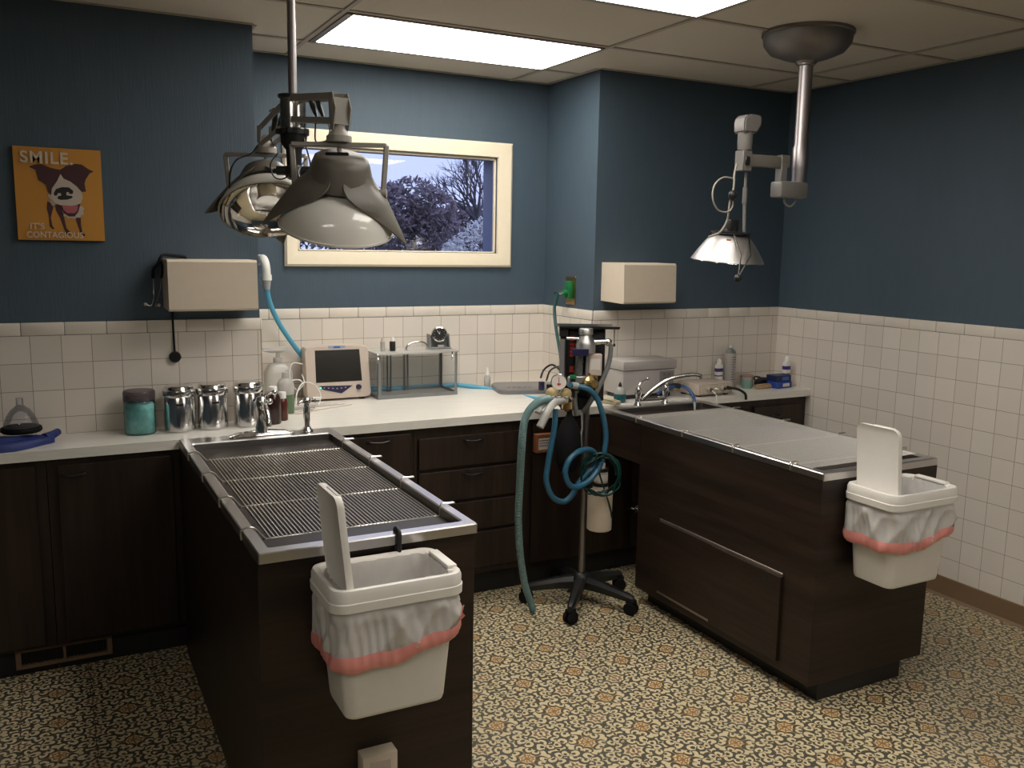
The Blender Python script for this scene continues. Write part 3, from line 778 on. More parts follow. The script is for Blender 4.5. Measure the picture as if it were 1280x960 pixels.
# ================================================================== PICTURE
M['orange'] = mat('ochre_print', (.52, .235, .035), .6, vary=.08, scale=8)
M['dogbrown'] = mat('maroon_brown_print', (.055, .018, .020), .6)
M['dogcream'] = mat('cream_print', (.50, .42, .36), .6)
M['tongue'] = mat('pink_print', (.42, .11, .13), .6)
M['letter'] = mat('pale_lettering', (.60, .50, .38), .6, vary=.25, scale=90)
def picture():
    yp = YJ - .022
    t = thing('dog_picture', 'orange picture of a smiling brown and white dog with words', 'picture', (.076, YJ - .01, 1.665))
    MB().box(-.0765, .228, yp, YJ - .001, 1.664, 2.016, .001, 1).build('wood_block', 'black', t, 0)
    MB().box(-.0755, .227, yp - .001, yp, 1.665, 2.015).build('print_face', 'orange', t, 0)
    lay = [0]
    def shape(name, pts, m, n=1):
        lay[0] += 1; y = yp - .001 - .0004 * lay[0]
        q = [at(a / 6.857, 170 + c / 6.857, y=y) for a, c in pts]
        b = MB(); b.prism(q, (0, .0003, 0)); return b.build(name, m, t, 0)
    shape('hind_leg', [(405, 560), (460, 580), (455, 620), (436, 700), (450, 770), (470, 795), (450, 798), (425, 775), (418, 690), (400, 620)], 'dogbrown')
    shape('front_leg', [(470, 590), (545, 600), (550, 700), (570, 790), (605, 825), (600, 850), (570, 845), (550, 800), (515, 700), (480, 640)], 'dogbrown')
    shape('front_leg', [(640, 660), (690, 640), (695, 760), (705, 820), (735, 850), (715, 862), (690, 850), (680, 800), (655, 720)], 'dogbrown')
    shape('chest_ruff', [(415, 500), (470, 500), (500, 580), (450, 600), (425, 560), (436, 548), (408, 520)], 'dogcream')
    shape('chest_ruff', [(530, 640), (700, 600), (722, 620), (712, 650), (725, 672), (695, 680), (690, 700), (655, 700), (640, 712), (610, 700), (585, 706), (565, 688), (545, 690), (545, 665)], 'dogcream')
    shape('head', [(245, 262), (300, 243), (355, 240), (430, 272), (515, 290), (570, 255), (650, 238), (700, 245), (760, 285), (805, 305), (770, 320), (735, 372), (725, 410), (738, 476), (705, 480), (640, 520), (450, 500), (435, 505), (412, 480), (395, 420), (330, 375), (305, 290)], 'dogbrown')
    shape('jaw', [(470, 580), (690, 580), (672, 650), (640, 690), (590, 690), (545, 660), (520, 610)], 'dogbrown')
    shape('tongue', [(528, 588), (668, 588), (664, 640), (640, 662), (575, 660), (545, 632)], 'tongue')
    shape('muzzle', [(518, 325), (545, 365), (605, 392), (660, 435), (700, 480), (710, 530), (690, 580), (620, 598), (520, 592), (460, 575), (438, 520), (445, 450), (490, 385)], 'dogcream')
    shape('nose', [(460, 490), (480, 455), (530, 438), (590, 440), (628, 470), (625, 495), (600, 498), (585, 478), (568, 485), (570, 508), (620, 515), (622, 530), (580, 545), (520, 548), (490, 535), (500, 515), (525, 510), (522, 492), (500, 488), (485, 512), (465, 510)], 'black')
    yl = yp - .001 - .0004 * (lay[0] + 2)
    # lettering
    p0 = at(25.5, 203, y=yl); text('lettering', 'SMILE.', 'letter', t, (p0.x - .002, yl, at(26, 201.5, y=yl).z - .003), .062, sx=.98, spacing=1.12)
    p1 = at(37.5, 286, y=yl); text('lettering', "IT'S", 'letter', t, (p1.x, yl, p1.z), .032, sx=1.0, spacing=1.05)
    p2 = at(33.5, 296.5, y=yl); text('lettering', 'CONTAGIOUS', 'letter', t, (p2.x, yl, p2.z), .032, sx=.90, spacing=1.06)
picture()

# ================================================================== TWIN SURGICAL LAMP (left)
def dish(c, axis, R, H, t, mats, seg=48):
    """open reflector: rim centre c, axis points from opening to crown"""
    prof = [(R, 0), (R * .985, H * .12), (R * .93, H * .34), (R * .82, H * .58), (R * .66, H * .78), (R * .45, H * .93), (R * .22, H)]
    b = MB(); b.lathe(prof, c, axis, seg, False, True)
    b.lathe([(R + .003, -.002), (R + .003, .004), (R - .002, .004), (R - .002, -.002)], c, axis, seg, False, False)
    o = b.build('reflector_shell', mats[0], t, 50)
    inn = [(r - .004, h - .003) for r, h in prof]
    b = MB(); b.lathe(inn, c, axis, seg, False, True); b.build('mirror_lining', mats[1], o, 60)
    ax = Vector(axis).normalized()
    b = MB(); b.lathe([(.030, H * .95), (.030, H * .5), (.036, H * .45), (.036, H * .35), (.012, H * .33)], c, axis, 20, False, True)
    b.build('bulb_shield', 'chrome', o, 40)
    return o
def blade(c, ax, az, R, H):
    """one broad pointed vane of the lamp housing, running down outside the shell"""
    x, y, z = ax
    rad = (x * math.cos(az) + y * math.sin(az)); tan = (-x * math.sin(az) + y * math.cos(az))
    ctrl = [(.074, H * 1.52, .055), (.094, H * 1.18, .082), (R * .80, H * .90, .088), (R * .98, H * .55, .058), (R * 1.13, H * .26, .030), (R * 1.28, -H * .06, .004)]
    P = catmull([Vector(q) for q in ctrl], 5)
    rings = []
    for q in P:
        r, h, wd = q
        p = c + rad * r + z * h
        cv = min(.9, .11 / max(r, .05))
        a = [p + tan * wd * s - rad * (wd * cv * s * s * .75) for s in (-1, -.66, -.33, 0, .33, .66, 1)]
        bb = [v - (rad * .5 + z * .8).normalized() * .004 for v in a[::-1]]
        rings.append(a + bb)
    return rings
def surgical_head(name_parts, c, axis, R, H, t, az0, shell_mats, yoke_dir, yoke_h):
    c = Vector(c); z = Vector(axis).normalized(); x = Vector((RGT.x, RGT.y, 0)); x = (x - z * x.dot(z)).normalized(); y = z.cross(x)
    # plan axes kept level for the vanes
    head = dish(c, axis, R, H, t, shell_mats)
    b = MB()
    b.lathe([(.092, H * .98), (.090, H * 1.12), (.078, H * 1.48), (.072, H * 1.62), (.058, H * 1.69), (.001, H * 1.69)], c, axis, 24, True, False)
    for k in range(3): b.loft(blade(c, (x, y, z), math.radians(az0[k]), R, H))
    h = b.build('lamp_housing', 'grey', t, 40)
    b = MB(); top = c + z * H * 1.40; f = -Vector((FWD.x, FWD.y, 0)).normalized()
    # cooling slot and catch on the housing
    b.obox(c + z * H * 1.66 + f * .062, Vector((RGT.x, RGT.y, 0)).normalized() * .030, f * .008, z * .004, .002, 1); b.build('vent_slot', 'black', h)
    yd = Vector(yoke_dir).normalized(); Y = .128
    top = c + z * H * 1.0 + Vector((0, 0, yoke_h))
    b = MB()
    a0, a1 = top - yd * Y, top + yd * Y
    b.bar(a0, a1, .020, .012, .002)
    for q, s in ((a0, -1), (a1, 1)):
        e = c + z * H * .80 + yd * s * (Y - .008)
        b.bar(q, e, .014, .010, .002, up=(0, 1, 0)); b.cyl(e - yd * .010, e + yd * .010, .012)
    b.build('yoke', 'greylite', t, 40)
    # swivel on top of the yoke
    b = MB(); b.lathe([(.034, 0), (.034, .016), (.028, .022), (.014, .040), (.012, .05)], top + Vector((0, 0, .006)), (0, 0, 1), 20)
    b.cyl(top + Vector((0, 0, -.02)), top + Vector((0, 0, .01)), .006); b.ball(top + Vector((0, 0, .052)) , .012)
    b.build('swivel', 'greylite', t, 40)
    return top + Vector((0, 0, .05))
def twin_lamp():
    hub = Vector((.690, 2.75, 0))
    t = thing('surgical_lamp', 'two headed grey surgical lamp hanging over the left table', 'lamp', (hub.x, hub.y, 1.85))
    b = MB(); b.cyl((hub.x, hub.y, 2.09), (hub.x, hub.y, ZC), .0125, seg=20); b.build('pole', 'pole', t)
    b = MB(); b.lathe([(.10, 0), (.10, -.006), (.085, -.03), (.03, -.055), (.016, -.06)], (hub.x, hub.y, ZC)); b.build('ceiling_cup', 'greylite', t, 40)
    b = MB(); b.lathe([(.040, 2.094), (.044, 2.098), (.044, 2.104), (.018, 2.108)], (hub.x, hub.y, 0), seg=24); b.build('top_collar', 'black', t, 40)
    b = MB()
    b.lathe([(.046, 1.990), (.046, 2.004), (.040, 2.008)], (hub.x, hub.y, 0), seg=24)
    for k in range(5):
        a = k * 2 * PI / 5 + .4; b.obox((hub.x + .044 * math.cos(a), hub.y + .044 * math.sin(a), 1.998), (.008, 0, 0), (0, .008, 0), (0, 0, .008), .002, 1)
    b.lathe([(.040, 1.990), (.038, 1.965), (.024, 1.945), (.022, 1.90), (.026, 1.895), (.026, 1.865), (.015, 1.858)], (hub.x, hub.y, 0), seg=24)
    for s in (-1, 1):
        d = Vector((RGT.x, RGT.y, 0)).normalized() * s
        b.cyl(hub + d * .02 + Vector((0, 0, 1.885)), hub + d * .052 + Vector((0, 0, 1.885)), .014); b.cyl(hub + d * .052 + Vector((0, 0, 1.885)), hub + d * .062 + Vector((0, 0, 1.885)), .006)
    b.build('cable_hub', 'black', t, 40)
    b = MB(); b.cyl((hub.x, hub.y, 2.005), (hub.x, hub.y, 2.096), .038, seg=28); b.build('bearing_sleeve', 'chrome', t)
    # right head
    cR = at(421, 282, y=2.46)
    endR = surgical_head('right', cR, (-.03, -.37, .92), .158, .118, t, (-10, 196, 148), ('enamel', 'mirror'), (RGT.x, RGT.y, .0), .105)
    cL = at(336, 263, y=2.90)
    endL = surgical_head('left', cL, (.06, .54, .84), .150, .088, t, (-12, 194, 90), ('enamel', 'mirror'), (RGT.x, RGT.y, .0), .100)
    # parallelogram arms
    for end, nm in ((endR, 'r'), (endL, 'l')):
        d = Vector((end.x - hub.x, end.y - hub.y, 0)); L = d.length; d.normalize(); sd = Vector((-d.y, d.x, 0))
        zt = 2.092 if nm == 'r' else 2.080; zb = 2.030 if nm == 'r' else 2.015
        et = end + Vector((0, 0, .075 if nm == 'r' else .03)); eb = end + Vector((0, 0, .012 if nm == 'r' else -.02))
        b = MB()
        for s in (-1, 1):
            b.bar(hub + d * .03 + sd * s * .020 + Vector((0, 0, zt)), et - d * .0 + sd * s * .020, .004, .020, .001)
            b.bar(hub + d * .035 + sd * s * .020 + Vector((0, 0, zb)), eb + sd * s * .020, .004, .017, .001)
        b.bar(hub + d * .09 + Vector((0, 0, zt - .004)), hub + d * .13 + Vector((0, 0, zt - .010)), .036, .004)
        b.build('spring_arm', 'greylite', t, 30)
        b = MB()
        lo = end + Vector((0, 0, -.012)); hi = et + Vector((0, 0, .010))
        if nm == 'r':
            for s in (-1, 1):
                q = sd * s * .022
                b.prism([lo + q + d * .012, lo + q - d * .010, hi + q - d * .020, hi + q + d * .008, lo + q + d * .028 + Vector((0, 0, .055))], sd * .003)
            b.obox((lo + hi) / 2 + d * .012, d * .002, sd * .024, Vector((0, 0, .035)))
        else:
            for s in (-1, 1): b.prism([lo + sd * s * .02 + d * .012, lo + sd * s * .02 - d * .012, hi + sd * s * .02 - d * .02, hi + sd * s * .02 + d * .012], sd * .003)
        b.build('arm_bracket', 'greylite', t, 30)
        b = MB()
        for s in (-.010, .010):
            m0 = hub + d * (L * .45) + sd * s + Vector((0, 0, zt - .008)); m1 = hub + d * (L * .62) + sd * s + Vector((0, 0, zb - .012))
            b.tube([m0, (m0 + m1) / 2, m1], .006, 8, 3, rad=lambda i, f: .003 + .005 * math.sin(PI * f))
        b.build('tension_spring', 'black', t, 40)
    for pts, r in (([(347, 192, 2.70), (338, 205, 2.68), (342, 220, 2.66), (352, 224, 2.64), (362, 218, 2.62), (370, 205, 2.6)], .0022),
                   ([(374, 155, 2.74), (383, 185, 2.70), (388, 205, 2.62), (387, 218, 2.55)], .0026),
                   ([(383, 198, 2.69), (373, 214, 2.62), (378, 226, 2.55), (384, 214, 2.52)], .0022),
                   ([(395, 148, 2.62), (394, 174, 2.60), (400, 178, 2.6), (410, 174, 2.6), (412, 160, 2.6), (406, 145, 2.62)], .0024),
                   ([(322, 182, 2.86), (314, 192, 2.86), (296, 200, 2.84), (288, 215, 2.84), (287, 235, 2.86)], .0026)):
        b = MB(); b.tube(path(pts), r, 6, 6); b.build('lamp_cable', 'black', t, 60)
twin_lamp()

# ================================================================== SINGLE EXAM LAMP (right)
M['greymid'] = mat('mid_grey_enamel', (.15, .14, .13), .4, vary=.04)
def single_lamp():
    px, py = 2.860, 2.867
    t = thing('exam_lamp', 'single aluminium dish examination lamp on a ceiling pole', 'lamp', (px, py, 1.9))
    b = MB(); b.lathe([(.185, 0), (.187, -.012), (.180, -.016), (.176, -.050), (.150, -.082), (.095, -.104), (.045, -.118), (.040, -.128)], (px, py, ZC), seg=48)
    M['canopy'] = steel('dull_brown_canopy', (.25, .23, .22), .5)
    b.build('ceiling_canopy', 'canopy', t, 40)
    b = MB(); b.lathe([(.033, 2.02), (.034, 2.10), (.029, 2.11), (.029, 2.43), (.038, 2.435), (.038, 2.448)], (px, py, 0), seg=28); b.lathe([(.030, 1.955), (.033, 2.02)], (px, py, 0), seg=28); b.build('pole', 'pole', t, 40)
    b = MB(); b.box(2.733, 2.885, py - .034, py + .034, 1.892, 1.958, .008, 2); b.build('pivot_block', 'greymid', t, 40)
    b = MB(); b.box(2.742, 2.775, py - .02, py + .02, 1.956, 2.030, .003, 1); b.build('pivot_post', 'greymid', t, 40)
    b = MB(); b.box(2.560, 2.785, py - .014, py + .014, 2.010, 2.058, .004, 2); b.box(2.742, 2.79, py - .017, py + .017, 2.012, 2.064, .003, 1); b.build('arm', 'grey', t, 40)
    b = MB(); b.box(2.526, 2.574, py - .026, py + .026, 1.988, 2.070, .003, 1); blk = b.build('end_block', 'greymid', t, 40)
    b = MB(); b.box(2.536, 2.560, py - .032, py - .025, 2.010, 2.046, .003, 1); b.build('power_inlet', 'black', blk, 40)
    # balance head
    b = MB(); b.lathe([(.028, 2.072), (.030, 2.095), (.030, 2.145)], (2.553, py, 0), seg=20)
    b.build('head_stem', 'greymid', t, 40)
    b = MB()
    pts = [(-.034, .0), (-.036, .045), (-.026, .066), (.0, .074), (.055, .070), (.056, .050), (.042, .036), (.034, .0)]
    b.prism([(2.553 + x, py - .034, 2.138 + z) for x, z in pts], (0, .068, 0))
    bmesh.ops.bevel(b.b, geom=list(b.b.edges), offset=.006, segments=2, affect='EDGES')
    b.build('balance_head', 'greymid', t, 40)
    # drop rod
    b = MB(); b.cyl((2.568, py, 1.99), (2.568, py, 1.90), .006); b.cyl((2.568, py, 1.925), (2.568, py, 1.86), .010); b.cyl((2.568, py, 1.87), (2.566, py - .01, 1.745), .007); b.build('drop_rod', 'greymid', t, 40)
    # dish
    c = Vector((2.487, 2.86, 1.626)); ax = Vector((.03, -.08, 1)).normalized(); R = .148
    prof = [(R, 0), (R * .99, .004), (R * .84, .040), (R * .66, .078), (R * .50, .102), (R * .44, .106)]
    b = MB(); b.lathe(prof, c, ax, 48, False, True); sh = b.build('dish', 'alu', t, 50)
    b = MB(); b.lathe([(r - .003, h - .003) for r, h in prof], c, ax, 48, False, True); b.build('mirror_lining', 'mirror', sh, 50)
    b = MB(); top = c + ax * .108
    b.lathe([(.075, 0), (.080, .004), (.080, .010), (.03, .014), (.026, .03), (.022, .05)], top, ax, 28); b.obox(top + Vector((-.005, -.01, .035)), (.022, 0, 0), (0, .018, 0), (0, 0, .024), .004, 2)
    b.build('dish_cap', 'black', t, 40)
    k = Vector((2.500, 2.70, 1.552)) + Vector((.0, 0, .0)); k = at(922.5, 348, y=2.64)
    b = MB()
    for q in ((2.452, 2.792, 1.738), (2.540, 2.800, 1.738)):
        q = Vector(q); e = Vector((q.x + (k.x - q.x) * .45, 2.690, 1.652)); b.tube([q, e, k], .0030, 6, 1, smooth=False)
    b.build('handle_rods', 'chrome', t, 60)
    b = MB(); b.ball(k, .016, 14, 1.0); b.build('handle_knob', 'black', t, 60)
    b = MB(); b.obox(at(911, 300, y=2.775), (.010, 0, 0), (0, .001, 0), (0, 0, .003)); 
    M['orangelabel'] = mat('orange_label', (.5, .13, .02), .5); b.build('maker_label', 'orangelabel', t, 0)
    M['cordbeige'] = mat('beige_cord', (.26, .235, .20), .45)
    b = MB(); b.tube(path([(921, 205, 2.82), (918, 218, 2.80), (917, 235, 2.79), (912, 255, 2.79), (909, 275, 2.79), (900, 290, 2.79), (886, 296, 2.80)]), .0042, 8, 8); b.build('power_cord', 'cordbeige', t, 60)
    b = MB(); b.tube(path([(919, 224, 2.81), (904, 222, 2.80), (893, 232, 2.79), (891, 248, 2.78), (897, 262, 2.78), (909, 265, 2.78), (916, 257, 2.78), (914, 240, 2.79)]), .0036, 8, 8); b.build('power_cord', 'cordbeige', t, 60)
    b = MB(); b.ball(at(916, 244, y=2.775), .020, 14, .8, (0, -1, 0)); b.build('inline_switch', 'black', t, 60)
    b = MB(); b.tube(path([(980, 246, 2.87), (981, 254, 2.87), (988, 258, 2.87), (994, 252, 2.87), (995, 246, 2.87)]), .004, 8, 6); b.build('loop_cord', 'cordbeige', t, 60)
single_lamp()

# ================================================================== THINGS ON THE WORKTOP
ZW = ZK
def lathe_thing(name, label, cat, x, y, parts, z=ZW, group=None):
    t = thing(name, label, cat, (x, y, z), group)
    for nm, m, prof in parts:
        b = MB(); b.lathe(prof, (x, y, z), (0, 0, 1), 32, True, True); b.build(nm, m, t, 45)
    return t
# steel canisters
def make_canister():
    t = thing('steel_canister', '', 'canister', (0, 0, 0), 'lidded steel canisters left of the tap')
    b = MB(); b.lathe([(.056, 0), (.060, .004), (.060, .128), (.058, .131)], seg=40); b.build('canister_body', 'chrome', t, 40)
    b = MB(); b.lathe([(.0625, .131), (.0635, .133), (.0635, .152), (.0625, .154), (.058, .156), (.054, .166), (.050, .169), (.001, .170)], seg=40, cap1=False); b.build('lid', 'chrome', t, 30)
    b = MB()
    b.obox((0, -.0606, .104), (.014, 0, 0), (0, .0006, 0), (0, 0, .0035), .0005, 1)
    b.build('name_plate', 'black', t, 30)
    return t
can = make_canister()
for i, (x, y, lb) in enumerate(((.470, 3.850, 'lidded steel canister next to the jar of teal liquid'), (.602, 3.853, 'lidded steel canister in the middle of the three'), (.750, 3.856, 'lidded steel canister beside the brown bottle, behind the tap'))):
    c = can if i == 0 else copy_tree(can); c.location = (x, y, ZW); c.scale = (1.03, 1.03, 1.12); c['label'] = lb; c.rotation_euler[2] = (-.1, .05, .35)[i]
# jar of teal cotton
M['teal'] = mat('teal_cotton', (.30, .85, .80), .7, vary=.55, scale=35, bump=.8)
M['greycap'] = glassy('smoky_jar_cap', (.5, .45, .5), .8, .08, .16, (.30, .25, .27), .5)
t = lathe_thing('jar', 'clear glass jar filled with teal cotton left of the steel canisters', 'jar', .318, 3.855, [
    ('glass_body', 'glass', [(.056, 0), (.060, .004), (.060, .140), (.054, .150)]),
    ('jar_lid', 'greycap', [(.056, .134), (.0615, .136), (.0615, .170), (.058, .176), (.02, .178)])])
b = MB()
rings = []
for k in range(9):
    z = .004 + k * .016; rings.append([Vector((.318 + math.cos(a * PI / 16) * (.0565 - (.02 if k == 8 else 0)), 3.855 + math.sin(a * PI / 16) * (.0565 - (.02 if k == 8 else 0)), ZW + z + (.006 * math.sin(a * .9) if k > 6 else 0))) for a in range(32)])
b.loft(rings); b.build('cotton', 'teal', t, 60)
# brown bottles
M['amber'] = mat('dark_amber_bottle', (.030, .012, .010), .14)
M['redamber'] = mat('red_amber_bottle', (.075, .020, .013), .16)
lathe_thing('bottle', 'dark brown bottle with a white cap right of the canisters', 'bottle', .852, 3.845, [
    ('bottle_body', 'amber', [(.031, 0), (.034, .003), (.034, .105), (.028, .125), (.017, .135), (.015, .142)]), ('cap', 'white_plastic', [(.018, .140), (.018, .160), (.015, .163)])])
lathe_thing('bottle', 'small amber bottle with a white cap beside the dark brown bottle', 'bottle', .906, 3.905, [
    ('bottle_body', 'redamber', [(.022, 0), (.024, .003), (.024, .082), (.019, .095), (.014, .1)]), ('cap', 'white_plastic', [(.0165, .098), (.0165, .124), (.014, .127)])])
M['greenfluid'] = mat('green_soap', (.10, .17, .085), .25)
t = lathe_thing('soap_bottle', 'bottle of green soap with a milky top behind the amber bottle', 'bottle', .958, 4.06, [
    ('liquid_part', 'greenfluid', [(.035, 0), (.038, .003), (.038, .090)]), ('bottle_top', 'clear_white', [(.038, .090), (.038, .135), (.030, .155), (.016, .165), (.014, .190)])])
# milky pump jug at the back
t = thing('pump_jug', 'tall translucent jug with a flat pump head in the alcove corner', 'jug', (.99, 4.34, ZW))
b = MB(); b.loft([rrect(.99, 4.34, .13, .10, .03, ZW + z, 5) for z in (0, .15)] + [rrect(.99, 4.34, .09, .07, .025, ZW + .19, 5), rrect(.99, 4.34, .04, .04, .018, ZW + .20, 5)]); b.build('jug_body', 'clear_white', t, 50)
b = MB(); b.lathe([(.022, .2), (.022, .222), (.010, .226), (.010, .25)], (.99, 4.34, ZW)); b.loft([rrect(.975, 4.33, .05, .035, .012, ZW + .250, 3), rrect(.972, 4.33, .14, .05, .012, ZW + .262, 3), rrect(.972, 4.33, .13, .045, .012, ZW + .276, 3)]); b.build('pump_head', 'clear_white', t, 40)

# ---- patient monitor
def monitor():
    p0 = at(378, 497, z=ZW + .014); x0, x1, yf = 1.118, 1.452, 4.31
    t = thing('patient_monitor', 'beige patient monitor with a dark screen and blue key strip', 'monitor', ((x0 + x1) / 2, yf + .06, ZW))
    W = x1 - x0; H = .262; z0 = ZW + .014
    def P(u, v, d=0): return Vector((x0 + W * u, yf + d + .045 * v, z0 + H * v))   # the face leans back
    # shell with arched top
    outline = [(0.02, 0.0), (.10, -.02), (.9, -.02), (.98, 0.0), (1.0, .06), (.995, .90), (.97, .955), (.80, .985), (.5, 1.0), (.2, .985), (.03, .955), (.005, .90), (0, .06)]
    b = MB()
    b.loft([[P(.5 + (u - .5) * .97, .49 + (v - .49) * .965, -.010) for u, v in outline], [P(u, v, 0) for u, v in outline], [P(u, v, .05) for u, v in outline], [P(.5 + (u - .5) * .86, .49 + (v - .49) * .86, .115) for u, v in outline]])
    b.build('monitor_case', 'plastic_beige', t, 30)
    b = MB(); b.loft([[P(u, v, -.0105) for u, v in ((.155, .30), (.86, .30), (.845, .90), (.165, .905))], [P(u, v, -.004) for u, v in ((.135, .28), (.88, .28), (.865, .92), (.145, .925))]], True, False)
    b.build('screen', 'screen', t, 0)
    b = MB(); b.loft([[P(u, v, -.0125) for u, v in ((.20, .235), (.70, .215), (.53, .085), (.26, .165))], [P(u, v, -.008) for u, v in ((.19, .245), (.72, .225), (.53, .070), (.25, .165))]]); kp = b.build('key_strip', 'navy', t, 0)
    b = MB()
    for k in range(6): b.obox(P(.27 + k * .065, .175 - abs(k - 3.2) * -.008, -.013), (.004, 0, 0), (0, .0006, 0), (0, 0, .0025))
    b.build('key', 'greylite', kp, 0)
    b = MB(); b.lathe([(.014, 0), (.013, .012), (.004, .013)], P(.80, .185, -.008), (0, -1, 0), 20); b.build('dial', 'navy', t, 40)
    M['badge'] = mat('pale_blue_badge', (.30, .36, .46), .4)
    b = MB(); b.obox(P(.50, .95, -.009), (W * .13, 0, 0), (0, .002, 0), (0, 0, .009), .001, 1); bd = b.build('badge', 'badge', t, 30)
    M['bluetext'] = mat('blue_print', (.05, .12, .42), .4)
    b = MB(); b.obox(P(.50, .955, -.0115), (W * .05, 0, 0), (0, .0006, 0), (0, 0, .0045)); b.build('badge_print', 'bluetext', bd, 0)
    M['led'] = mat('green_light', (.02, .3, .12), .4, emit=((.1, .9, .4), 2.0))
    b = MB(); b.obox(P(.215, .205, -.013), (.0035, 0, 0), (0, .0008, 0), (0, 0, .0035)); b.build('power_light', 'led', t, 0)
    b = MB()
    for u in (.12, .86): b.box(x0 + W * u - .012, x0 + W * u + .012, yf + .0, yf + .03, ZW, z0 + .004)
    b.box(x0 + .05, x1 - .05, yf + .05, yf + .10, ZW, z0 + .004); b.build('foot', 'black', t, 0)
    # leads
    t2 = thing('sensor_leads', 'tangle of white sensor leads lying left of the patient monitor', 'cables', (1.05, 4.2, ZW))
    for k, pts in enumerate(([(378, 455, 4.30), (366, 454, 4.28), (362, 465, 4.27), (364, 478, 4.26), (372, 488, 4.25), (380, 478, 4.25), (377, 468, 4.25)],
                [(355, 507, 4.02), (354, 490, 4.10), (360, 478, 4.15), (374, 475, 4.18), (380, 482, 4.18)],
                [(370, 507, 4.02), (371, 492, 4.06), (377, 480, 4.08), (386, 478, 4.10), (395, 483, 4.10), (401, 495, 4.06), (398, 506, 4.0)])):
        b = MB(); b.tube(path(pts), .003, 6, 8); b.build('lead', 'white_plastic', t2, 60)
    for k in range(4):
        b = MB(); a = random.uniform(-.02, .02)
        pts = [(1.0 + k * .02 + .09 * math.cos(q * .9 + k), 4.06 + k * .03 + .05 * math.sin(q * .9 + k * 1.7), ZW + .003 + .002 * k) for q in range(8)] + [(1.30 - k * .03, 4.15 + .02 * k, ZW + .003 + .002 * k)]
        b.tube(pts, .0017, 5, 6); b.build('lead', 'clear_white' if k % 2 else 'plastic_beige', t2, 60)
    b = MB(); b.obox(at(396, 498, y=4.02), (.018, 0, 0), (0, .009, 0), (0, 0, .007), .003); b.build('sensor_plug', 'white_plastic', t2, 40)
monitor()

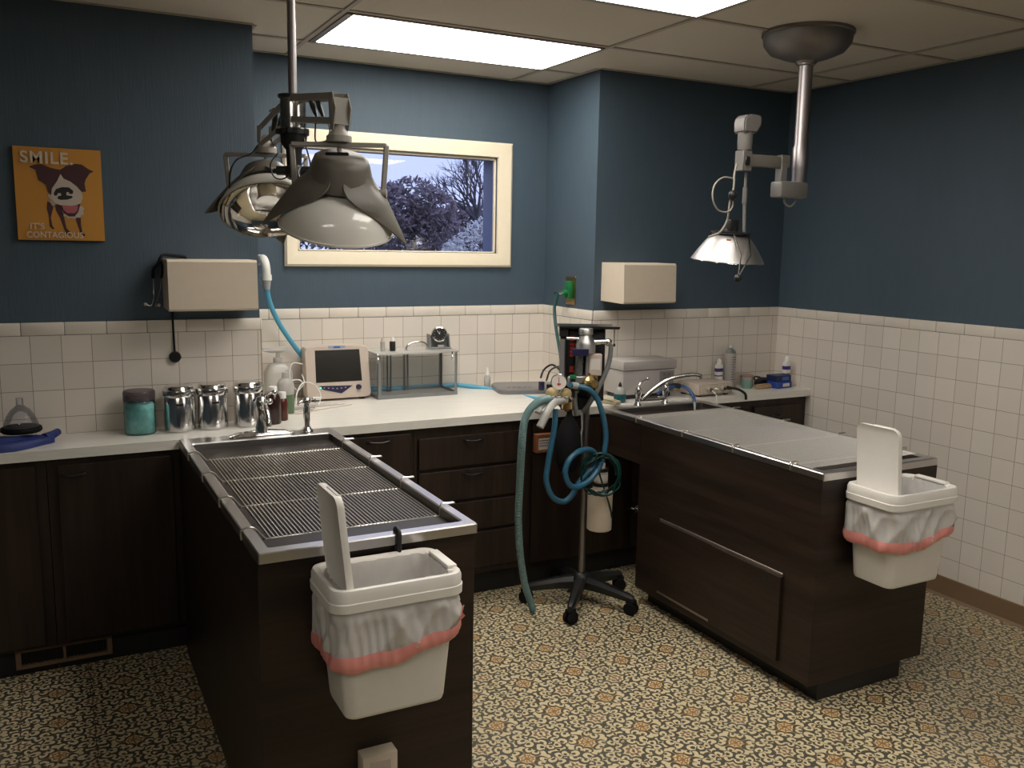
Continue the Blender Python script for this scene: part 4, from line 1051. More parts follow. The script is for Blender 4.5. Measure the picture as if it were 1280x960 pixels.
# ---- acrylic induction chamber
M['greymetal'] = mat('grey_corner_metal', (.25, .26, .26), .35, metal=.4)
def chamber():
    x0, x1, y0, y1, z0, z1 = 1.468, 1.900, 4.245, 4.455, ZW + .001, ZW + .225
    t = thing('induction_chamber', 'clear acrylic box with grey metal corner posts on the worktop', 'acrylic box', ((x0 + x1) / 2, (y0 + y1) / 2, ZW))
    for a in ((x0, x1, y0, y0 + .004), (x0, x1, y1 - .004, y1), (x0, x0 + .004, y0 + .004, y1 - .004), (x1 - .004, x1, y0 + .004, y1 - .004)):
        MB().box(*a, z0, z1).build('acrylic_wall', 'acrylic', t, 0)
    MB().box(x0 + .004, x1 - .004, y0 + .004, y1 - .004, z0, z0 + .006).build('floor_panel', 'clear_white', t, 0)
    for k in (.27, .31, .49, .53): MB().box(x0 + (x1 - x0) * k, x0 + (x1 - x0) * k + .0025, y1 - .030, y1 - .006, z0 + .006, z1 - .004).build('divider_rail', 'greymetal', t, 0)
    s = .015
    for X in (x0 - .002, x1 + .002):
        for Y in (y0 - .002, y1 + .002):
            b = MB(); ix = s if X < 1.6 else -s; iy = s if Y < 4.35 else -s
            b.box(min(X, X + ix), max(X, X + ix), min(Y, Y + iy * .12), max(Y, Y + iy * .12), z0, z1); b.box(min(X, X + ix * .12), max(X, X + ix * .12), min(Y, Y + iy), max(Y, Y + iy), z0, z1)
            b.build('corner_post', 'greymetal', t, 0)
    b = MB()
    for a in ((x0 - .003, x1 + .003, y0 - .004, y0 - .001), (x0 - .003, x1 + .003, y1 + .001, y1 + .004), (x0 - .004, x0 - .001, y0, y1), (x1 + .001, x1 + .004, y0, y1)): b.box(*a, z0, z0 + .018)
    b.build('base_trim', 'greymetal', t, 0)
    lid = MB().box(x0 - .008, x1 + .006, y0 - .008, y1 + .004, z1, z1 + .010, .001, 1).build('chamber_lid', 'clear_white', t, 0)
    b = MB(); q = z1 + .010
    b.tube([(1.650, 4.33, q), (1.655, 4.33, q + .022), (1.685, 4.33, q + .038), (1.735, 4.33, q + .040), (1.762, 4.33, q + .024), (1.766, 4.33, q)], .006, 8, 6); b.lathe([(.010, 0), (.010, .005)], (1.65, 4.33, q)); b.lathe([(.010, 0), (.010, .005)], (1.766, 4.33, q))
    b.build('lid_handle', 'chrome', lid, 60)
    for X in (x0 + .022 - .03, x1 - .035):
        b = MB(); b.box(X, X + .006, y0 - .012, y0 - .008, z1 - .035, z1 + .006, .001, 1); b.tube([(X + .003, y0 - .012, z1 - .01), (X + .003, y0 - .018, z1 - .025), (X + .003, y0 - .012, z1 - .038)], .002, 6, 4); b.build('latch', 'chrome', t, 30)
    zt = z1 + .0105
    lathe_thing('vial', 'small clear vial on the acrylic box, left of the black bottle', 'vial', 1.522, 4.33, [('vial_body', 'clear_white', [(.011, 0), (.012, .002), (.012, .048)]), ('cap', 'plastic_beige', [(.009, .048), (.009, .060), (.004, .068)])], zt)
    lathe_thing('vial', 'small black bottle with a white cap on the acrylic box', 'vial', 1.575, 4.33, [('vial_body', 'black', [(.015, 0), (.0155, .002), (.0155, .046), (.012, .05)]), ('cap', 'white_plastic', [(.010, .048), (.010, .062), (.006, .070)])], zt)
    # clock in its stand
    cx, cy = 1.840, 4.345
    t = thing('desk_clock', 'round black faced clock in a grey stand on the acrylic box', 'clock', (cx, cy, zt))
    b = MB(); b.box(cx - .062, cx + .062, cy - .025, cy + .035, zt, zt + .008, .002, 1)
    for s_ in (-1, 1): b.prism([(cx + s_ * .058, cy - .020, zt + .004), (cx + s_ * .058, cy + .03, zt + .004), (cx + s_ * .058, cy + .03, zt + .078), (cx + s_ * .058, cy - .005, zt + .078)], (-s_ * .006, 0, 0))
    b.box(cx - .056, cx + .056, cy + .018, cy + .022, zt + .008, zt + .070)
    b.build('clock_stand', 'greymetal', t, 30)
    n = Vector((-.25, -.95, .10)).normalized(); c = Vector((cx, cy, zt + .076))
    b = MB(); b.lathe([(.036, 0), (.042, .006), (.043, .034), (.040, .042), (.034, .044), (.034, .038)], c - n * .02, n, 36, True, True); b.build('clock_case', 'chrome', t, 40)
    b = MB(); f = c + n * .0185; b.lathe([(.033, 0), (.033, .001)], f, n, 32); fc = b.build('clock_face', 'black', t, 0)
    M['dial_white'] = mat('dial_white', (.7, .7, .66), .5)
    x, y_, _ = frame_axes(n); up = (Vector((0, 0, 1)) - n * n.z).normalized(); rt = up.cross(n)
    b = MB()
    for k in range(12):
        a = k * PI / 6; d = rt * math.sin(a) + up * math.cos(a); b.bar(f + n * .0015 + d * .026, f + n * .0015 + d * .030, .0016, .0006, 0, n)
    for a, L in ((-.55, .022), (.15, .015)):
        d = rt * math.sin(a) + up * math.cos(a); b.bar(f + n * .0022, f + n * .0022 + d * L, .0018, .0006, 0, n)
    b.build('clock_hands', 'dial_white', fc, 0)
    b = MB(); b.obox((cx, cy - .026, zt + .014), (.018, 0, 0), (0, .003, 0), (0, 0, .008), .002, 1); b.build('stand_badge', 'greylite', t, 30)
chamber()

# ---- dropper bottle
M['wetred'] = mat('reddish_liquid', (.50, .30, .22), .3)
lathe_thing('spray_bottle', 'little clear spray bottle on the worktop against the alcove tiles', 'bottle', 2.155, 4.40, [('bottle_body', 'clear_white', [(.017, 0), (.0185, .003), (.0185, .055), (.010, .070)]), ('liquid', 'wetred', [(.016, .002), (.016, .020)]), ('nozzle', 'white_plastic', [(.010, .070), (.010, .085), (.005, .090), (.005, .104), (.002, .112)])])

# ---- grey scale plate with its plug
t = thing('scale_pad', 'thin grey rounded pad lying on the worktop in the alcove corner', 'scale', (2.33, 4.25, ZW))
def rot(pts, c, a):
    m = Matrix.Rotation(a, 3, 'Z'); c = Vector(c); return [c + m @ (p - c) for p in pts]
c0 = Vector((2.315, 4.235, 0))
b = MB(); b.loft([rot(rrect(c0.x, c0.y, .36, .27, .05, ZW + z, 6), (c0.x, c0.y, 0), -.25) for z in (.0, .022)] + [rot(rrect(c0.x, c0.y, .345, .255, .045, ZW + .028, 6), (c0.x, c0.y, 0), -.25)])
M['padgrey'] = mat('pad_grey', (.20, .19, .19), .4)
b.build('pad_body', 'padgrey', t, 40)
b = MB()
for k in range(5): b.loft([rot(rrect(c0.x - .12 + k * .03, c0.y - .075, .016, .010, .003, ZW + z, 2), (c0.x, c0.y, 0), -.25) for z in (.028, .030)])
b.build('pad_buttons', 'grey', t, 30)
t = thing('plug_cables', 'black cables with a dark plug rising from behind the grey pad', 'cables', (2.3, 4.2, ZW + .03))
b = MB(); b.tube(path([(712, 480, 3.60), (700, 463, 3.95), (690, 456, 4.05), (680, 462, 4.08), (676, 472, 4.05)]), .0055, 8, 8); b.build('cable', 'black', t, 60)
b = MB(); b.tube(path([(716, 462, 3.60), (700, 458, 3.85), (688, 463, 3.98), (683, 476, 4.0)]), .0050, 8, 8); b.build('cable', 'black', t, 60)
b = MB(); p = at(677, 476, y=4.03); b.obox((p.x, p.y, ZW + .055), (.014, 0, 0), (0, .012, 0), (0, 0, .024), .005, 2); b.build('plug', 'navy', t, 40)
b = MB(); p = at(687, 477, y=4.0); b.obox((p.x, p.y, ZW + .048), (.014, 0, 0), (0, .012, 0), (0, 0, .018), .005, 2); b.build('plug', 'black', t, 40)

# ---- elbow pipe with blue hose
def elbow():
    t = thing('scavenge_pipe', 'white elbow pipe on the alcove wall with a blue hose', 'pipe', (.95, YB, 1.5))
    p = path([(324, 325, 4.46), (329, 324, 4.36), (332, 333, 4.33), (333, 345, 4.33)])
    b = MB(); b.tube(p, .021, 14, 6); b.lathe([(.026, 0), (.026, .02)], p[0], (p[1] - p[0]), 16); b.lathe([(.025, -.006), (.025, .02)], p[3], (0, 0, -1), 16); b.build('elbow', 'white_plastic', t, 60)
    b = MB(); b.lathe([(.021, 0), (.019, .03), (.015, .055)], p[3] - Vector((0, 0, .01)), (0, 0, -1), 16); b.build('hose_adapter', 'clear_white', t, 50)
    b = MB(); b.tube([p[3] - Vector((0, 0, .05))] + path([(337, 378, 4.35), (350, 406, 4.38), (372, 438, 4.42), (392, 462, 4.44)]) + [Vector((1.30, 4.462, 1.00)), Vector((1.42, 4.464, .93)), Vector((1.6, 4.466, .910)), Vector((1.92, 4.466, .910)), Vector((2.02, 4.42, .910))] + path([(620, 488, 4.32), (655, 496, 4.10), (680, 500, 3.82), (684, 502, 3.45)]), .0125, 12, 8)
    M['sky_hose'] = mat('light_blue_hose', (.085, .35, .52), .35, vary=.06)
    b.build('blue_hose', 'sky_hose', t, 60)
elbow()

# ---- oxygen outlet + green hose
t = thing('gas_outlet', 'metal wall plate with a green oxygen fitting on the alcove side', 'outlet', (XA, 4.18, 1.36))
MB().box(XA - .006, XA - .0005, 4.135, 4.235, 1.363, 1.515, .002, 1).build('wall_plate', 'brass', t, 30)
M['oxgreen'] = mat('oxygen_green', (.01, .15, .05), .4)
b = MB(); b.box(XA - .030, XA - .005, 4.16, 4.21, 1.395, 1.49, .005, 2); b.lathe([(.018, 0), (.018, .025)], (XA - .03, 4.185, 1.425), (-1, 0, 0)); b.build('green_valve', 'oxgreen', t, 40)
b = MB(); b.cyl((XA - .055, 4.185, 1.425), (XA - .105, 4.185, 1.428), .007); b.build('fitting', 'chrome', t)
t = thing('oxygen_hose', 'thin green hose running from the wall outlet down to the machine', 'hose', (2.3, 4.0, 1.2))
b = MB(); b.tube([Vector((XA - .10, 4.185, 1.428))] + path([(697, 369, 4.10), (693, 385, 4.0), (695, 410, 3.9), (700, 440, 3.75), (703, 465, 3.6), (704, 484, 3.42)]), .0085, 10, 8); b.build('hose_run', 'green_hose', t, 60)

# ================================================================== ANAESTHESIA MACHINE
def machine():
    px, py = 2.190, 3.430
    t = thing('anaesthesia_machine', 'black anaesthesia machine on a wheeled stand between the tables', 'medical machine', (px, py, 0))
    # five-legged base
    b = MB()
    for k in range(5):
        a = math.radians(-132 + 72 * k); d = Vector((math.cos(a), math.sin(a), 0)); s = Vector((-d.y, d.x, 0))
        rings = []
        for r, z, w_, h in ((.02, .105, .030, .030), (.10, .100, .026, .026), (.20, .085, .020, .020), (.262, .075, .017, .017), (.275, .072, .010, .012)):
            c = Vector((px, py, z)) + d * r
            rings.append([c + s * w_ * .8 + Vector((0, 0, -h)), c + s * w_ + Vector((0, 0, h * .3)), c + s * w_ * .5 + Vector((0, 0, h)), c - s * w_ * .5 + Vector((0, 0, h)), c - s * w_ + Vector((0, 0, h * .3)), c - s * w_ * .8 + Vector((0, 0, -h))])
        b.loft(rings)
    b.lathe([(.045, .078), (.048, .12), (.035, .142), (.024, .15)], (px, py, 0), seg=24)
    b.build('star_base', 'black', t, 35)
    for k in range(5):
        a = math.radians(-132 + 72 * k); d = Vector((math.cos(a), math.sin(a), 0)); s = Vector((-d.y, d.x, 0)) if k % 2 else (Vector((-d.y, d.x, 0)) + d * .6).normalized()
        c = Vector((px, py, .030)) + d * .262
        b = MB()
        for q in (-1, 1): b.lathe([(.012, 0), (.027, .002), (.030, .006), (.030, .016), (.026, .020)], c + s * q * .004, s * q, 20)
        b.cyl(c + Vector((0, 0, .02)), c + Vector((0, 0, .05)), .008); b.obox(c + Vector((0, 0, .030)), s * .018, s.cross(Vector((0, 0, 1))) * .022, (0, 0, .010), .004, 1)
        b.build('caster', 'rubber', t, 40)
    b = MB(); b.cyl((px, py, .145), (px, py, .98), .0165, seg=20); b.build('pole', 'pole', t)
    # cabinet: turned a little towards the left table
    ax = Vector((math.cos(.45), -math.sin(.45), 0)); ay = Vector((ax.y * -1, ax.x, 0)); up = Vector((0, 0, 1)); c = Vector((2.172, 3.45, 1.145))
    def Q(u, v, w_): return c + ax * u + ay * v + up * w_
    b = MB(); b.obox(c, ax * .098, ay * .050, up * .165, .004, 2); b.obox(Q(-.035, -.02, -.175), ax * .065, ay * .06, up * .028, .004, 1)
    box = b.build('cabinet_box', 'black', t, 30)
    b = MB(); b.obox(Q(.018, -.015, .172), ax * .135, ay * .095, up * .004, .003, 1); b.obox(Q(.018, -.112, .176), ax * .135, ay * .002, up * .004); b.build('top_shelf', 'blackmetal', t, 30)
    # red frame decals and flow tube on the left
    M['red'] = mat('red_print', (.42, .03, .015), .5)
    b = MB()
    for q in range(6): b.obox(Q(-.052, -.0565, .128 - q * .017), ax * .010, ay * .0008, up * .006)
    b.obox(Q(-.052, -.0565, -.02), ax * .010, ay * .0008, up * .014)
    b.build('red_marks', 'red', box, 0)
    b = MB(); b.obox(Q(-.095, -.075, .01), ax * .014, ay * .016, up * .135, .003, 1); b.obox(Q(-.095, -.078, .150), ax * .020, ay * .022, up * .018, .003, 1); fl = b.build('flowmeter_block', 'black', t, 30)
    b = MB(); b.cyl(Q(-.098, -.090, -.11), Q(-.098, -.090, .12), .010, seg=14); b.build('flow_tube', 'padgrey', fl, 40)
    b = MB(); b.lathe([(.016, 0), (.016, .02), (.012, .024)], Q(-.095, -.085, -.135), -ay, 12); b.build('flow_knob', 'oxgreen', fl, 40)
    # spirit dropper hanging from the shelf
    b = MB(); b.cyl(Q(.135, -.07, .176), Q(.135, -.07, .184), .010); b.cyl(Q(.135, -.07, .168), Q(.135, -.07, .10), .003); b.build('hanging_rod', 'greylite', t)
    b = MB(); b.cyl(Q(.135, -.07, .10), Q(.135, -.07, .088), .006); b.build('rod_tip', 'black', t)
    # vaporiser
    v = Q(.0, -.125, 0)
    before = set(D.objects)
    def made(): return [o for o in D.objects if o not in before and o.type == 'MESH']
    b = MB(); b.lathe([(.030, .05), (.036, .055), (.036, .085), (.033, .095), (.024, .112), (.022, .118), (.026, .120), (.026, .138), (.023, .142), (.001, .143)], v, seg=32, cap1=False); b.build('vaporiser_dome', 'alu', t, 40)
    b = MB(); b.cyl(v + ax * -.07 + up * .105, v + ax * -.02 + up * .103, .006); b.cyl(v + ax * .03 + up * .092, v + ax * .080 + up * .094, .010); b.ball(v + ax * .083 + up * .092, .014); b.cyl(v + ay * .03 + up * .07, v + ay * .075 + up * .07, .014); b.build('side_pipes', 'chrome', t, 40)
    b = MB(); b.obox(v + ax * -.022 + ay * -.034 + up * .058, ax * .030, ay * .006, up * .013, .002, 1); b.build('name_bar', 'navy', t, 30)
    b = MB(); b.lathe([(.020, 0), (.021, .075)], v + ax * -.022 + up * -.032, seg=20); b.build('glass_column', 'glass', t, 30)
    b = MB(); b.lathe([(.012, 0), (.012, .08)], v + ax * -.022 + up * -.032, seg=16); b.lathe([(.006, 0), (.006, .08)], v + ax * .006 + ay * -.015 + up * -.032, seg=10); b.build('inner_column', 'padgrey', t, 30)
    b = MB(); b.obox(v + ax * .036 + up * .01, ax * .024, ay * .016, up * .040, .003, 1); rl = b.build('soda_canister', 'plastic_beige', t, 30)
    b = MB(); b.obox(v + ax * .036 + ay * -.0165 + up * .012, ax * .018, ay * .0006, up * .020); b.build('paper_label', 'paper', rl, 0)
    b = MB(); b.obox(v + ax * -.048 + up * -.055, ax * .014, ay * .016, up * .020, .004, 1); b.obox(v + ax * -.02 + up * -.045, ax * .030, ay * .020, up * .014, .004, 1); b.ball(v + ax * -.03 + up * -.085, .012); b.cyl(v + ax * .04 + up * -.03, v + ax * .04 + up * -.10, .008); b.build('valve_body', 'alu', t, 40)
    b = MB(); b.lathe([(.026, 0), (.030, .01), (.030, .026), (.022, .032), (.014, .045)], v + ax * .012 + up * -.062, (0, -1, .15), 24); b.cyl(v + ax * .012 + up * -.085, v + ax * .012 + up * -.02, .018); b.build('regulator', 'brass', t, 40)
    b = MB(); b.tube([v + ax * -.034 + up * -.09, v + ax * -.034 + up * -.13, v + ax * -.024 + up * -.18], .009, 10, 6); b.build('grey_tube', 'greymetal', t, 60)
    b = MB(); b.tube([v + ax * .093 + up * .085, v + ax * .088 + up * .02, v + ax * .060 + up * -.06, v + ax * .020 + up * -.135, v + ax * .0 + ay * .02 + up * -.17], .009, 10, 8); b.build('grey_tube', 'greymetal', t, 60)
    # circle system: gauge, two domes, spouts
    Y = 3.30
    bpy.context.view_layer.update()
    for o in made():
        o.data.transform(Matrix.Translation(v) @ Matrix.Scale(1.22, 4) @ Matrix.Translation(-v))
    g = at(698.5, 477.5, y=Y); n = (CAM - g).normalized(); n = Vector((n.x * .8, n.y, .15)).normalized()
    b = MB(); b.lathe([(.030, -.012), (.035, -.008), (.036, .008), (.033, .010), (.033, .006)], g, n, 28, True, True); ga = b.build('pressure_gauge', 'chrome', t, 40)
    b = MB(); b.lathe([(.0325, 0), (.0325, .001)], g + n * .0062, n, 24); fc = b.build('gauge_face', 'paper', ga, 0)
    b = MB(); u2 = (up - n * n.z).normalized(); r2 = u2.cross(n); b.bar(g + n * .0085 - u2 * .018, g + n * .0085 + u2 * .021, .003, .0006, 0, n); b.obox(g + n * .008 - u2 * .010, r2 * .008, u2 * .004, n * .0004); b.build('needle', 'red', fc, 0)
    b = MB(); b.cyl(g - n * .01, g - n * .01 + Vector((.04, .04, -.01)), .008); b.obox(Q(-.095, -.10, -.155), ax * .018, ay * .03, up * .026, .004, 1)
    q = at(716, 483, y=Y + .02); b.cyl(q - up * .05, q + up * .035, .012); b.obox(q, ax * .016, ay * .012, up * .010, .003, 1); b.build('manifold', 'blackmetal', t, 40)
    b = MB(); b.cyl(q + up * .036, q + up * .050, .015); b.cyl(q - up * .012 + ax * .01, q - up * .012 + ax * .03, .010); b.build('relief_knob', 'oxgreen', t, 40)
    M['goldlitglass'] = glassy('gold_lit_glass', (1, .9, .6), .9, .05, .45, (.75, .58, .28))  # golden light on the domes is put into the glass colour
    for (u, w_) in ((690, 494), (707, 495)):
        d = at(u, w_, y=Y)
        b = MB(); b.lathe([(.028, -.024), (.031, -.018), (.031, 0), (.029, .002)], d, seg=24); vb = b.build('valve_seat', 'chrome', t, 40)
        b = MB(); b.lathe([(.028, .002), (.028, .014), (.022, .026), (.010, .033), (.001, .034)], d, seg=24, cap1=False); b.build('glass_dome', 'goldlitglass', vb, 60)
    d = at(709, 503, y=Y); b = MB(); b.lathe([(.024, -.028), (.024, .01)], d, seg=20); b.cyl(d + up * -.03, d + Vector((.05, .06, -.02)), .014); b.build('brass_collar', 'brass', t, 40)
    for pts, r in (([(705, 501, Y - .01), (694, 503, Y - .04), (686, 512, Y - .06), (680, 524, Y - .07), (675, 534, Y - .075)], .0155), ([(700, 500, Y + .02), (685, 502, Y), (676, 508, Y - .02), (672, 516, Y - .03)], .013)):
        b = MB(); b.tube(path(pts), r, 14, 6, rad=lambda i, f, r=r: r * (1 + .10 * f)); b.build('spout_tube', 'clear_white', t, 60)
    # teal corrugated hose to the floor
    pts = path([(692, 498, Y), (683, 499, Y - .02), (672, 503, Y - .04), (661, 514, Y - .05), (655, 530, Y - .05), (652, 560, Y - .04), (650, 600, Y), (648, 645, Y + .04), (650, 690, Y + .07), (656, 730, Y + .09)]) + [Vector((1.905, 3.405, .05)), Vector((1.914, 3.40, .012))]
    b = MB(); b.tube(pts, .0165, 14, 26, rad=lambda i, f: .0165 + (.0016 if i % 2 else -.0004) - .002 * f); b.build('corrugated_hose', 'teal_hose', t, 30)
    # long blue hose
    H = [(713, 481, Y), (721, 482.5, Y), (734, 486, Y - .03), (745, 496, Y - .04), (752, 514, Y - .05), (757, 539, Y - .05), (756, 561, Y - .05), (749, 584, Y - .05), (736, 601, Y - .06), (721, 609, Y - .07), (711, 605, Y - .08), (706.5, 591, Y - .08), (711, 576, Y - .08), (722.5, 565, Y - .07), (736, 562, Y - .05), (745, 569, Y - .03), (743, 583, Y - .02), (733, 592, Y - .02), (722, 606, Y - .02), (715, 619, Y - .02), (704, 627, Y - .02), (690.6, 621, Y - .02), (683, 602, Y - .02), (685, 580, Y - .02), (689, 557, Y - .02), (693, 535, Y - .02), (694.5, 511, Y - .01)]
    b = MB(); b.tube(path(H), .0125, 12, 7); b.build('blue_hose', 'blue_hose', t, 60)
    q = at(714.5, 481.5, y=Y); q2 = at(722, 482.5, y=Y); b = MB(); b.cyl(q, q2, .015); b.build('hose_cuff', 'clear_white', t)
    # breathing bag
    top = at(712, 509, y=Y + .03)
    prof = [(.012, 0), (.013, -.03), (.018, -.045), (.040, -.075), (.056, -.12), (.062, -.18), (.058, -.24), (.042, -.285), (.018, -.305), (.001, -.31)]
    b = MB(); b.lathe(prof, top, seg=28, cap1=False)
    for v_ in b.b.verts:
        k = 1 + .07 * math.sin(3 * math.atan2(v_.co.y - top.y, v_.co.x - top.x) + 1); v_.co.x = top.x + (v_.co.x - top.x) * k; v_.co.y = top.y + (v_.co.y - top.y) * k * .75
    b.build('breathing_bag', 'rubber', t, 70)
    b = MB(); b.cyl(top, top + up * .05, .013); b.build('bag_neck', 'rubber', t)
    b = MB(); b.tube(path([(727, 515, 3.36), (727.5, 535, 3.36), (726, 545, 3.36), (726.5, 558, 3.36)]), .0045, 8, 5); b.build('drain_tube', 'clear_white', t, 60)
    # charcoal canister and the coil of green hose
    cx, cy = 2.232, 3.355
    b = MB(); b.lathe([(.052, .375), (.058, .380), (.058, .545), (.056, .560), (.036, .57), (.034, .60)], (cx, cy, 0), seg=36); can_ = b.build('charcoal_canister', 'cream', t, 35)
    b = MB(); b.lathe([(.030, .60), (.033, .602), (.033, .650), (.020, .665), (.020, .69)], (cx, cy, 0), seg=24); b.build('canister_neck', 'plastic_beige', t, 35)
    b = MB(); b.lathe([(.0335, .612), (.0335, .642)], (cx, cy, 0), seg=24, cap0=False, cap1=False); b.build('printed_label', 'paper', can_, 40)
    b = MB(); b.lathe([(.036, .585), (.036, .60)], (cx, cy, 0), seg=24); b.lathe([(.034, .655), (.034, .668)], (cx, cy, 0), seg=24); b.obox((px + .02, py - .02, .63), (.03, 0, 0), (0, .035, 0), (0, 0, .006)); b.build('canister_clamp', 'black', t, 35)
    cc = at(751, 600, y=3.24)
    b = MB(); pts = []
    for k in range(76):
        a = k * 2 * PI / 12 + .3; r = .070 + .022 * math.sin(k * .53) + .005 * (k % 5)
        d = Vector((RGT.x, RGT.y, 0)).normalized(); pts.append(cc + d * r * math.cos(a) + up * r * 1.12 * math.sin(a) + Vector((FWD.x, FWD.y, 0)).normalized() * (.016 * math.sin(k * .31)))
    pts += [at(764, 640, y=3.30), at(757, 652, y=3.33)]
    b.tube(pts, .0042, 6, 5); b.build('coiled_green_hose', 'green_hose', t, 60)
    b = MB(); b.tube([(px, py - .02, .63), cc + up * .10 + Vector((0, .05, 0)), cc + up * .085], .005, 6, 5); b.build('coil_hook', 'black', t, 60)
machine()
# gas tap in the knee space of the right table
t = thing('gas_tap', 'small chrome tap on a pipe in the recess behind the right table', 'tap', (2.585, 3.668, .36))
b = MB(); b.cyl((2.60, 3.667, .366), (2.60, 3.60, .366), .010); b.cyl((2.60, 3.60, .366), (2.545, 3.60, .366), .008); b.lathe([(.016, 0), (.016, .02)], (2.60, 3.59, .366), (0, -1, 0)); b.build('tap_body', 'chrome', t, 40)
b = MB()
for k in range(4):
    a = k * PI / 2 + .4; b.cyl((2.60, 3.562, .366), (2.60 + .026 * math.cos(a), 3.562, .366 + .026 * math.sin(a)), .005)
b.lathe([(.008, 0), (.008, .024)], (2.60, 3.572, .366), (0, -1, 0)); b.build('cross_handle', 'chrome', t, 40)

# ================================================================== RIGHT WORKTOP THINGS
M['boxwhite'] = mat('white_metal_box', (.40, .37, .35), .45, vary=.03)
t = thing('white_unit', 'white box shaped unit with a grey keypad behind the right tap', 'box', (2.80, 3.86, ZW))
b = MB(); b.box(2.625, 2.955, 3.765, 3.945, ZW + .024, ZW + .150, .004, 2); b.build('case', 'boxwhite', t, 30)
MB().box(2.64, 2.94, 3.780, 3.930, ZW + .0005, ZW + .024).build('base_plinth', 'black', t, 0)
b = MB(); b.box(2.618, 2.962, 3.757, 3.948, ZW + .152, ZW + .200, .006, 2); b.build('lid', 'boxwhite', t, 30)
b = MB(); b.box(2.855, 2.945, 3.7625, 3.7655, ZW + .03, ZW + .140, .001, 1); kp = b.build('keypad', 'padgrey', t, 30)
b = MB()
for i in range(2):
    for j in range(4): b.obox((2.885 + i * .03, 3.7620, ZW + .05 + j * .024), (.009, 0, 0), (0, .0008, 0), (0, 0, .007), .0005, 1)
b.build('key', 'grey', kp, 0)
M['bluegreen'] = mat('teal_liquid', (.015, .10, .12), .2)
lathe_thing('soap_bottle', 'squat clear bottle of teal liquid left of the right tap', 'bottle', 2.575, 3.720, [
    ('bottle_body', 'clear_white', [(.029, .038), (.030, .045), (.028, .062), (.018, .076), (.010, .080)]), ('liquid_part', 'bluegreen', [(.028, 0), (.031, .003), (.031, .042), (.029, .046)]), ('nozzle', 'black', [(.009, .080), (.008, .092), (.002, .104)])], z=ZK)
t = thing('sponge_strip', 'folded pale cloth strip at the left corner of the right table', 'cloth', (2.50, 3.69, ZK))
M['cloth'] = mat('pale_yellow_cloth', (.42, .36, .24), .8)
b = MB(); b.obox((2.505, 3.695, ZK + .0105), Vector((.015, -.045, 0)), Vector((.022, .008, 0)), (0, 0, .010), .005, 2); b.obox((2.496, 3.70, ZK + .0225), Vector((.010, -.04, 0)), Vector((.018, .006, 0)), (0, 0, .004), .003, 2); b.build('folded_cloth', 'cloth', t, 50)
# ultrasonic scaler
t = thing('dental_scaler', 'low beige scaler unit with two knobs behind the right tap', 'medical device', (3.165, 3.77, ZW))
ca = Vector((3.165, 3.768, ZW + .040)); sx = Vector((.99, .08, 0)); sy = Vector((-.08, .99, 0))
b = MB(); b.obox(ca, sx * .125, sy * .085, (0, 0, .030), .005, 2); b.build('unit_case', 'plastic_beige', t, 30)
b = MB()
for u in (-.10, .10):
    for v in (-.06, .06): b.obox(ca + sx * u + sy * v + Vector((0, 0, -.035)), sx * .01, sy * .01, (0, 0, .005))
b.build('foot', 'black', t, 0)
b = MB(); b.obox(ca - sy * .0865, sx * .115, sy * .001, (0, 0, .022), .0005, 1); b.build('front_plate', 'cream', t, 0)
for u, r, m in ((-.055, .014, 'greylite'), (.045, .015, 'greylite'), (-.005, .006, 'white_plastic'), (.085, .011, 'black')):
    b = MB(); b.lathe([(r, 0), (r * .9, .018), (r * .3, .019)], ca + sx * u - sy * .088, -sy, 18); kb = b.build('knob', m, t, 40)
    if r > .012: b = MB(); b.lathe([(r * .55, .0192), (r * .5, .022)], ca + sx * u - sy * .088, -sy, 14); b.build('knob_cap', 'black', kb, 40)
b = MB(); b.tube([ca + sx * .085 - sy * .10, ca + sx * .12 - sy * .13 + Vector((0, 0, -.005)), ca + sx * .15 - sy * .155 + Vector((0, 0, -.028)), ca + sx * .155 - sy * .16 + Vector((0, 0, -.060))], .0075, 10, 6); b.build('power_lead', 'black', t, 60)
b = MB(); b.tube([ca + sx * -.055 - sy * .105, ca + sx * -.055 - sy * .14 + Vector((0, 0, -.02)), ca + sx * -.060 - sy * .155 + Vector((0, 0, -.05)), ca + sx * -.06 - sy * .158 + Vector((0, 0, -.12))], .0025, 6, 6); b.build('thin_lead', 'white_plastic', t, 60)
# sprayer hose: blue and white handpiece over the basin edge
t = thing('water_handpiece', 'blue water hose curling behind the right tap into the basin', 'hose', (2.95, 3.68, ZW))
b = MB(); b.tube(path([(822, 492, 3.735), (835, 485, 3.73), (848, 482, 3.72), (858, 485, 3.70), (865, 492, 3.66), (868, 500, 3.63), (868.5, 508, 3.55)]), .0085, 10, 8)
M['deepblue'] = mat('deep_blue_hose', (.03, .09, .24), .35); b.build('hose', 'deepblue', t, 60)
b = MB(); b.tube(path([(868.5, 503, 3.56), (868.5, 511, 3.54), (868.5, 517, 3.53)]), .006, 8, 4); b.build('hose_end', 'greylite', t, 60)
b = MB(); b.tube(path([(836, 484, 3.74), (843, 482, 3.73), (850, 483, 3.72)]), .014, 12, 4); b.build('coupling', 'black', t, 60)

